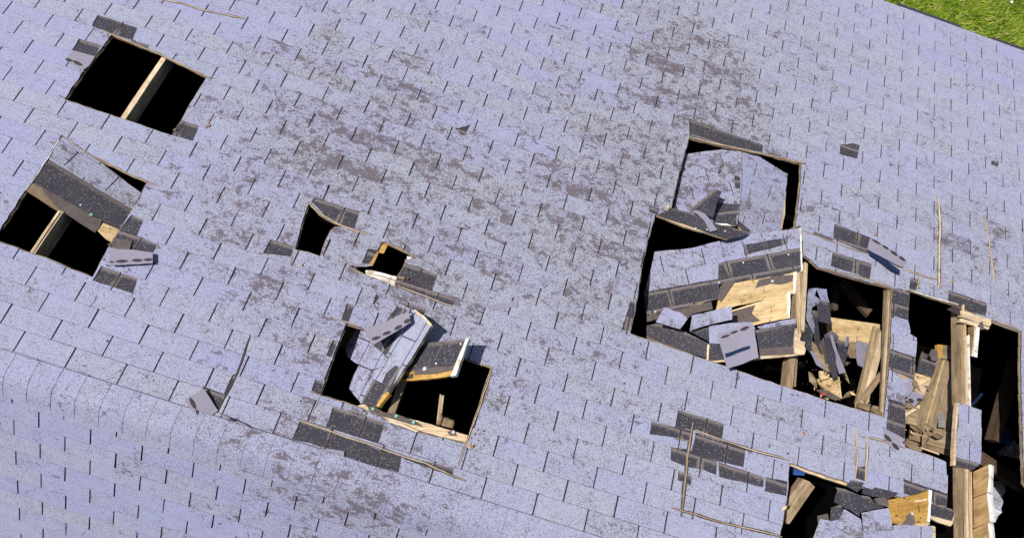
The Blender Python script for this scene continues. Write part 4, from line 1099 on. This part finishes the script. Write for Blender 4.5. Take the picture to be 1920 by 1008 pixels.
piece('pile_board', P1, 'r', [(140, 650), (255, 580), (250, 600), (205, 695), (150, 690)], -.14, .02, 'light', label='pale pointed board below the broken one', cat='board', ang=-.5)
piece('pile_board', P1, 'r', [(65, 830), (170, 765), (175, 790), (75, 855)], -.12, .02, 'light', label='pale splinter shaped board beside the strip of roof', cat='board', ang=-.5)
piece('pile_board', P1, 'r', [(70, 800), (175, 790), (150, 920), (72, 900)], -.18, .02, 'tan', label='brown board under the pale pointed ones', cat='board')
piece('pile_shingle', P1, 'r', [(185, 432), (300, 470), (262, 568), (150, 535), (165, 470)], -.14, .006, 'under', label='dark shingle square at the head of the plank pile', cat='shingle')
piece('pile_shingle', P1, 'r', [(190, 388), (240, 405), (262, 362), (300, 380), (305, 450), (262, 448), (250, 415)], -.16, .006, 'felt', label='ragged grey felt scrap above the dark shingle square', cat='felt')
piece('pile_shingle', P1, 'r', [(160, 470), (190, 380), (300, 470), (180, 435)], -.3, .006, 'felt', label='folded felt behind the dark shingle square', cat='felt')
piece('steel_plate', P1, 'r', [(310, 815), (345, 820), (360, 935), (312, 930)], -.26, .01, 'metal', label='shiny metal plate lying on the plank pile', cat='plate')
piece('small_roof_scrap', P1, 'q', [(640, 790), (668, 720), (675, 800), (665, 850)], -.03, .006, 'under', label='dark corner sticking out left of the roof strip', cat='shingle')
piece('small_roof_scrap', P1, 'q', [(715, 600), (760, 640), (850, 680), (870, 660), (830, 640), (745, 605)], .006, .006, 'felt', label='felt corner on the strip of roof beside the pit', cat='felt')
piece('small_roof_scrap', P1, 'q', [(750, 622), (800, 635), (822, 652), (790, 656)], .014, .012, 'board', label='orange wood chip on the strip of roof beside the pit', cat='board')
piece('small_roof_scrap', P1, 'q', [(800, 690), (850, 670), (862, 735), (820, 790), (790, 760)], .01, .006, 'back', label='light grey scrap at the right edge of the roof strip', cat='shingle')
piece('small_roof_scrap', P1, 'q', [(670, 668), (720, 690), (800, 700), (812, 740), (800, 830), (675, 800)], .012, .006, 'shingle', label='light shingle laid over the strip of roof beside the pit', cat='shingle')

# head of the right rafter
RT = thing('splintered_block', P1.at(*Z('r', [(580, 140, .02)])[0]), 'splintered pale wood block on the head of the right rafter', 'block')
plank('block', 'r', (480, 105, .02), (692, 178, .02), .055, .04, 'light', parent=RT)
plank('block_splinter', 'r', (470, 155, .03), (600, 190, .03), .03, .03, 'light', parent=RT)
plank('block_splinter', 'r', (610, 190, .02), (680, 218, .02), .02, .02, 'light', parent=RT)
plank('block_splinter', 'r', (492, 45, .02), (490, 90, .02), .012, .012, 'light', parent=RT)
piece('torn_felt', P1, 'r', [(368, 75), (420, 52), (470, 72), (472, 120), (420, 100)], .005, .004, 'tar', label='black torn felt hanging left of the splintered block', cat='felt')
piece('torn_felt', P1, 'r', [(585, 175), (630, 165), (640, 220), (610, 225)], .03, .004, 'felt', label='dark felt corner under the splintered block', cat='felt')
def side_board(t, poly, edge, hl, hr, label, grp=None):
    xs = sorted(poly, key=lambda p: p[0]); l0 = xs[0]; r0 = xs[-1]
    lo = [p for p in poly if p[0] < (l0[0] + r0[0]) / 2]; hi = [p for p in poly if p[0] >= (l0[0] + r0[0]) / 2]
    S = surf3(t, (*lo[0], hl), (*hi[0], hr), (*lo[-1], hl), [lo[0], hi[0]])
    o = thing('hanging_board', S.at(*Z(t, [poly[0]])[0]), label, 'board', grp)
    piece('board', S, t, poly, 0, .02, 'oak', o, ang=0.0)
    piece('board_end', S, t, edge, .004, .028, 'white', o)
side_board('t', [(552, 458), (680, 398), (690, 500), (672, 628), (552, 668)], [(678, 395), (708, 400), (700, 560), (690, 630), (668, 625), (682, 500)], -.02, .07, 'uppermost of the three curved boards right of the lower rafter')
side_board('t', [(552, 682), (668, 638), (682, 750), (700, 868), (552, 924)], [(662, 630), (690, 640), (705, 740), (716, 862), (690, 872), (672, 720)], -.02, .07, 'middle one of the three curved boards right of the lower rafter')
side_board('t', [(552, 936), (678, 882), (690, 1010), (700, 1100), (552, 1130)], [(672, 872), (700, 880), (712, 1010), (716, 1100), (692, 1100), (684, 980)], -.02, .07, 'lowest of the three curved boards right of the lower rafter')
side_board('r', [(540, 212), (598, 205), (590, 320), (582, 420), (540, 420)], [(594, 204), (608, 208), (598, 330), (590, 425), (574, 424), (588, 310)], -.03, .05, 'short golden board hanging right of the rafter head')
plank('rafter_edge', 'r', (505, 185, .004), (520, 770, .004), .012, .02, 'light', parent=house)
plank('rafter_edge', 'r', (530, 260, .0), (542, 780, .0), .010, .02, 'white', parent=house)
plank('rafter_edge', 't', (500, 440, .002), (505, 1060, .002), .014, .02, 'light', parent=house)
plank('rafter_edge', 't', (538, 460, .0), (545, 1060, .0), .008, .02, 'light', parent=house)
plank('rafter_edge', 'q', (690, 30, .004), (640, 900, .004), .010, .02, 'light', parent=house)
plank('rafter_edge', 'b', (352, 495, .003), (190, 730, .003), .010, .015, 'light', parent=house)
# chunk of roof still on the rafter
CH = thing('roof_chunk', P1.at(*Z('k', [(1030, 400, 0)])[0]), 'narrow chunk of shingled roof still sitting on the right rafter', 'roof panel')
field(P1, upx(P1, 'k', [(970, 230), (1030, 248), (1102, 272), (1104, 430), (1100, 580), (1060, 615), (950, 590), (962, 450), (975, 330)]), CH,
      [upx(P1, 'k', [(955, 540), (1110, 585), (1100, 640), (940, 600)])], P1.px(*Z('k', [(1030, 270)])[0])[0] , P1.px(*Z('k', [(1030, 348)])[0])[1], wear=.4)
piece('board_end', P1, 'k', [(966, 228), (980, 232), (968, 340), (962, 480), (958, 590), (945, 590), (952, 400)], .006, .03, 'light', CH)

# --- J: wreckage in the lower right hole
plank('leaning_timber', 's', (320, 360, -.10), (40, 760, -.18), .10, .06, 'tan', 'thick timber leaning in the left of the lower right hole', 'timber')
piece('blue_sheet', P1, 's', [(118, 200), (150, 195), (285, 240), (270, 285), (180, 280), (112, 265)], -.30, .01, 'bluebag', label='blue plastic sheet glimpsed in the corner of the lower right hole', cat='sheet')
Rm = thing('rim_board', P1.at(*Z('s', [(450, 250, 0)])[0]), 'wide pale board along the upper rim of the lower right hole', 'board')
piece('board', P1, 's', [(120, 140), (260, 190), (500, 270), (765, 330), (735, 398), (560, 340), (330, 265), (125, 178)], -.012, .02, 'light', Rm, ang=0.3)
Ms = [('s', [(765, 330), (850, 345), (902, 362), (880, 420), (830, 460), (715, 398)], .0, .0, 'under', 'dark shingle corner at the right end of the pale rim board'),
      ('s', [(905, 380), (1080, 425), (1260, 470), (1235, 500), (1160, 535), (1010, 510), (878, 475)], .0, .0, 'under', 'long dark shingle strip below the roof tongue'),
      ('s', [(600, 410), (700, 430), (870, 500), (860, 670), (850, 720), (750, 650), (580, 565), (620, 440)], .04, .0, 'under', 'large dark folded shingle left of centre in the lower right hole'),
      ('s', [(870, 495), (960, 510), (1030, 580), (1110, 625), (1010, 640), (860, 672), (845, 660)], .03, .03, 'under', 'dark shingle half joined to the large folded one'),
      ('s', [(1010, 535), (1110, 510), (1160, 550), (1165, 620), (1050, 590)], .07, .05, 'felt', 'curled grey felt beside the golden board'),
      ('s', [(555, 625), (660, 595), (680, 640), (640, 750), (550, 770)], .0, .0, 'under', 'small dark square left of the blue tinted shingle'),
      ('s', [(410, 715), (520, 690), (540, 770), (420, 795)], -.08, -.1, 'felt', 'brown felt corner low in the lower right hole'),
      ('s', [(690, 640), (750, 675), (870, 750), (888, 880), (870, 949), (790, 930), (610, 830), (630, 760)], .02, .03, 'shingle', 'blue tinted broken shingle in the middle of the wreckage'),
      ('s', [(878, 680), (1000, 655), (1160, 632), (1185, 740), (1202, 858), (1050, 870), (892, 890)], .03, .03, 'shingle', 'big pale square shingle left of the golden board'),
      ('s', [(440, 745), (555, 765), (490, 780), (475, 949), (360, 960), (410, 830)], -.03, -.03, 'shingle', 'leftmost pale shingle in the lower right hole'),
      ('s', [(495, 778), (640, 745), (600, 830), (780, 930), (800, 1000), (470, 1000), (478, 900)], -.02, -.02, 'shingle', 'pale shingle under the blue tinted one'),
      ('s', [(640, 930), (740, 908), (870, 960), (880, 1010), (600, 1010)], .0, .0, 'shingle', 'pale shingle at the bottom edge below the blue tinted one')]
for t, poly, h0, h1, mt_, lb in Ms:
    ys = [p[1] for p in poly]; y0, y1 = min(ys), max(ys); xs = [p[0] for p in poly]; x0, x1 = min(xs), max(xs)
    S = surf3(t, (x0, y0, h0), (x1, y0, h0 + .015), (x0, y1, h1), [(x0, y0), (x1, y0 + (x1 - x0) * .1)])
    piece('wreck_shingle', S, t, poly, 0, .006, mt_, label=lb, cat='shingle' if mt_ != 'felt' else 'felt')
Gb = thing('golden_board', P1.at(*Z('s', [(1380, 620, .06)])[0]), 'golden board flap with a dark stain and pale right edge at lower right', 'board')
SGb = surf3('s', (1150, 545, .05), (1600, 435, .12), (1200, 800, .04), [(1150, 545), (1600, 435)])
piece('board', SGb, 's', [(1150, 545), (1300, 520), (1460, 485), (1600, 435), (1608, 600), (1598, 772), (1440, 800), (1290, 805), (1200, 790), (1170, 660)], 0, .02, 'gold', Gb, ang=0.0)
piece('board_end', SGb, 's', [(1592, 435), (1625, 445), (1610, 620), (1602, 775), (1575, 770), (1588, 600)], .006, .03, 'white', Gb)
piece('stain', SGb, 's', [(1300, 802), (1345, 760), (1350, 715), (1390, 680), (1420, 690), (1440, 730), (1450, 790), (1380, 808)], .002, .002, 'felt', Gb)
piece('wood_streak', SGb, 's', [(1440, 550), (1570, 528), (1572, 545), (1445, 570)], .002, .002, 'light', Gb)
nail(SGb, 's', (1412, 690), .003, Gb, 'capw', .010)
piece('board_stub', P1, 's', [(1440, 800), (1590, 775), (1602, 800), (1560, 822), (1450, 815)], .01, .02, 'light', label='pale stub of board under the golden flap', cat='board')
Ed = thing('end_piece', P1.at(*Z('s', [(1720, 680, 0)])[0]), 'dark topped board end right of the golden flap', 'board')
piece('dark_shingle_course', P1, 's', [(1612, 585), (1750, 615), (1840, 645), (1860, 690), (1835, 765), (1700, 730), (1605, 705)], .02, .005, 'under', Ed)
piece('board', P1, 's', [(1605, 700), (1700, 722), (1838, 758), (1862, 690), (1866, 700), (1840, 800), (1820, 822), (1700, 785), (1608, 735)], .010, .02, 'light', Ed)
Lo = thing('lower_roof_panel', P1.at(*Z('s', [(1420, 900, 0)])[0]), 'shingled panel at the bottom edge below the golden flap', 'roof panel')
field(P1, upx(P1, 's', [(890, 892), (1050, 872), (1210, 862), (1210, 815), (1300, 800), (1420, 812), (1630, 818), (1650, 825), (1655, 1050), (890, 1100)]), Lo, [], P1.px(*Z('s', [(1000, 900)])[0])[0], P1.px(*Z('s', [(1000, 885)])[0])[1], wear=.3)
piece('board_end', P1, 's', [(1630, 815), (1660, 828), (1658, 1040), (1628, 1040)], .008, .03, 'light', Lo)

# dim things further down
plank('fallen_beam', 'r', (895, 450, -.55), (735, 1030, -.65), .07, .09, 'brown', 'dark diagonal beam in the far right hole', 'beam')
plank('fallen_beam', 't', (600, 330, -.75), (1010, 590, -.75), .10, .10, 'brown', 'dark beam crossing behind the three curved boards', 'beam')
plank('fallen_beam', 'h', (330, 360, -.65), (510, 560, -.62), .07, .05, 'brown', 'dark diagonal brace high in the pit', 'beam')
plank('fallen_beam', 'h', (300, 380, -.75), (290, 540, -.75), .05, .05, 'brown', 'dark upright brace left of the diagonal one in the pit', 'beam')
piece('plastic_bag', P1, 't', [(765, 300), (830, 250), (885, 200), (945, 262), (955, 355), (860, 322), (820, 325)], -.85, .05, 'bag', label='crumpled pale plastic bag in the dark at far right', cat='bag', curl=lambda p: .03 * math.sin(p[0] * 60) * math.cos(p[1] * 50))
piece('plastic_bag', P1, 't', [(715, 540), (790, 530), (815, 620), (790, 760), (730, 860), (712, 700)], -.9, .05, 'bag', label='dull grey bag behind the three curved boards', cat='bag', curl=lambda p: .03 * math.sin(p[0] * 50) * math.cos(p[1] * 40))
piece('paper_sheet', P1, 't', [(760, 240), (810, 90), (850, 110), (880, 190), (840, 250), (800, 215)], -.85, .004, 'bluebag', label='blue and white crumpled sheet at far right in the dark', cat='sheet', curl=lambda p: .02 * math.sin(p[0] * 50))
piece('steel_plate', P1, 'r', [(550, 780), (600, 735), (635, 690), (620, 680), (560, 750)], -.9, .01, 'tape', label='small blue scrap right of the right rafter', cat='scrap')

# crumbs of wood and shingle too small to count
def crumbs(name, label, mat, spots, size):
    V, Fa = [], []
    rr = random.Random(name)
    for t, cx, cy, rx, ry, h, num in spots:
        x0, y0, k = TILE[t]
        for _ in range(num):
            x = x0 + (cx + rr.gauss(0, rx)) / k; y = y0 + (cy + rr.gauss(0, ry)) / k
            u, v = P1.px(x, y)
            if h > -.05 and any(inpoly(u, v, q) for q in hole_uv): continue
            c = P1.P(u, v, h + rr.uniform(0, .006)); L = rr.uniform(*size); w = L * rr.uniform(.12, .5); a = rr.uniform(0, 3.14); b = rr.uniform(-.3, .3)
            e1 = (P1.eu * math.cos(a) + P1.ev * math.sin(a) + P1.n * b).normalized(); e2 = P1.n.cross(e1).normalized()
            n0 = len(V)
            V.extend([c - e1 * L / 2, c + e2 * w / 2, c + e1 * L / 2, c - e2 * w / 2, c + P1.n * (w * .4 + .001) - e1 * L * .2, c + P1.n * (w * .3 + .001) + e1 * L * .2])
            Fa.extend([tuple(n0 + i for i in f) for f in ((0, 3, 4), (3, 5, 4), (3, 2, 5), (2, 1, 5), (1, 4, 5), (1, 0, 4))])
    o = mk(name, V, Fa, M[mat]); tag(o, label, None, None, 'stuff'); return o
RIMS = [('b', 640, 760, 60, 60, .010, 14), ('d', 480, 640, 60, 30, .010, 16), ('d', 1040, 800, 40, 30, .010, 10), ('c', 880, 640, 60, 40, .010, 14), ('c', 330, 500, 60, 30, .010, 6), ('e', 420, 700, 40, 30, .012, 10), ('e', 1250, 380, 60, 20, .010, 8),
        ('g', 150, 700, 40, 30, .012, 8), ('h', 700, 420, 120, 25, .012, 16), ('h', 1200, 560, 120, 40, .012, 20), ('h', 930, 400, 40, 60, .012, 16), ('l', 1050, 560, 80, 20, .012, 12), ('k', 600, 470, 80, 40, .012, 10), ('a', 700, 230, 40, 20, .010, 6), ('a', 1090, 880, 30, 30, .010, 5)]
crumbs('wood_crumbs', 'small crumbs of pale wood scattered round the holes', 'light', RIMS, (.008, .035))
crumbs('pit_splinters', 'loose wood splinters lying among the planks of the collapsed area', 'board', [('q', 330, 360, 90, 60, -.5, 14), ('q', 300, 700, 40, 50, -.12, 9), ('q', 560, 800, 40, 40, -.14, 9), ('r', 150, 650, 40, 70, -.12, 14), ('r', 280, 850, 70, 60, -.24, 12), ('s', 700, 700, 300, 100, .035, 14)], (.015, .06))
crumbs('broken_laths', 'tangle of thin broken laths at the bottom of the collapsed area', 'tan', [('q', 400, 600, 110, 110, -.2, 16), ('q', 230, 560, 40, 60, -.06, 6), ('r', 200, 700, 70, 90, -.13, 12), ('r', 330, 930, 50, 40, -.18, 8)], (.06, .16))
crumbs('shingle_crumbs', 'small dark shingle crumbs scattered over the damaged part of the roof', 'tar', [(t, x, y, rx * 1.5, ry * 1.8, h, int(n_ * 1.3)) for t, x, y, rx, ry, h, n_ in RIMS] + [('z', 900, 500, 420, 260, .010, 60), ('q', 250, 500, 100, 130, -.06, 24)], (.006, .024))

# ------------------------------------------------------------------ ground and lawn
gs = D.meshes.new('lawn_ground')
gs.from_pydata([(-150, -150, 0), (150, -150, 0), (150, 150, 0), (-150, 150, 0)], [], [(0, 1, 2, 3)])
gs.materials.append(M['soil'])
go = D.objects.new('ground', gs); go.location = (0, 0, -5.1); COL.objects.link(go); tag(go, 'green lawn ground around the house', None, None, 'structure')
def gp(x, y): 
    d = ray(x, y); t = (-5.1 - CAM.z) / d.z; return CAM + d * t
import numpy as np
rng = np.random.default_rng(3)
cs = [gp(1640, -25), gp(1960, -25), gp(1960, 120), gp(1640, 60)]
x0, x1 = min(c.x for c in cs) - .6, max(c.x for c in cs) + .5; y0, y1 = min(c.y for c in cs) - .3, max(c.y for c in cs) + .4
N = 62000
px = rng.uniform(x0, x1, N); py = rng.uniform(y0, y1, N)
clump = np.sin(px * 5.1 + 1.3 * np.sin(py * 3.7)) * np.cos(py * 6.3 + np.sin(px * 4.1)) + 0.6 * np.sin(px * 17 + py * 11)
Lh = rng.uniform(.05, .12, N) * (1 + .35 * np.clip(clump, -1, 1)); an = rng.uniform(0, 2 * np.pi, N)
la = rng.normal(0.9, .8, N); lean = rng.uniform(.35, 1.3, N) * Lh
wd = rng.uniform(.003, .007, N)
dx, dy = np.cos(la), np.sin(la)
cx, cy = np.cos(an) * wd, np.sin(an) * wd
V = np.zeros((N, 5, 3))
V[:, 0] = np.stack([px - cx, py - cy, np.zeros(N)], 1); V[:, 1] = np.stack([px + cx, py + cy, np.zeros(N)], 1)
mx, my = px + dx * lean * .4, py + dy * lean * .4
V[:, 2] = np.stack([mx - cx * .8, my - cy * .8, Lh * .65], 1); V[:, 3] = np.stack([mx + cx * .8, my + cy * .8, Lh * .65], 1)
V[:, 4] = np.stack([px + dx * lean, py + dy * lean, Lh * .9], 1)
idx = np.arange(N)[:, None] * 5
Fq = np.concatenate([idx + [0, 1, 3], idx + [0, 3, 2], idx + [2, 3, 4]], 1).reshape(-1, 3)
gm = D.meshes.new('grass'); gm.vertices.add(N * 5); gm.vertices.foreach_set('co', V.ravel())
gm.loops.add(len(Fq) * 3); gm.loops.foreach_set('vertex_index', Fq.ravel().astype(np.int32))
gm.polygons.add(len(Fq)); gm.polygons.foreach_set('loop_start', np.arange(0, len(Fq) * 3, 3, dtype=np.int32))
gm.update(calc_edges=True)
tn = np.clip(rng.normal(.42, .22, N) + .12 * clump, 0, 1)
tn = np.where(rng.uniform(0, 1, N) < .10, 1.0, tn)
a = gm.attributes.new('tone', 'FLOAT', 'POINT'); a.data.foreach_set('value', np.repeat(tn, 5))
mt, n, l, b = new_mat('lawn_grass')
base = ramp_out(n, l, attr(n, 'tone'), [(0.0, (0.08, 0.19, 0.012)), (0.4, (0.26, 0.42, 0.02)), (0.75, (0.40, 0.46, 0.03)), (1.0, (0.72, 0.62, 0.25))])
l.new(base, b.inputs['Base Color']); b.inputs['Roughness'].default_value = .6
tr = n.new('ShaderNodeBsdfTranslucent'); l.new(base, tr.inputs['Color'])
mxs = n.new('ShaderNodeMixShader'); mxs.inputs[0].default_value = .35
l.new(b.outputs[0], mxs.inputs[1]); l.new(tr.outputs[0], mxs.inputs[2]); l.new(mxs.outputs[0], n['Material Output'].inputs['Surface'])
gm.materials.append(mt)
gr = D.objects.new('grass', gm); gr.location = (0, 0, -5.1); COL.objects.link(gr); tag(gr, 'green and straw coloured lawn grass beyond the eave', None, None, 'stuff')
pb = gp(1889, 7)
bm = []
tube('white_pebble', pb + Vector((0, 0, .05)), pb + Vector((.03, 0, .06)), .022, .02, M['white'], None, 8, 2, .1)
tag(COL.objects[-1], 'small white ball lying in the grass at the top right corner', 'ball')
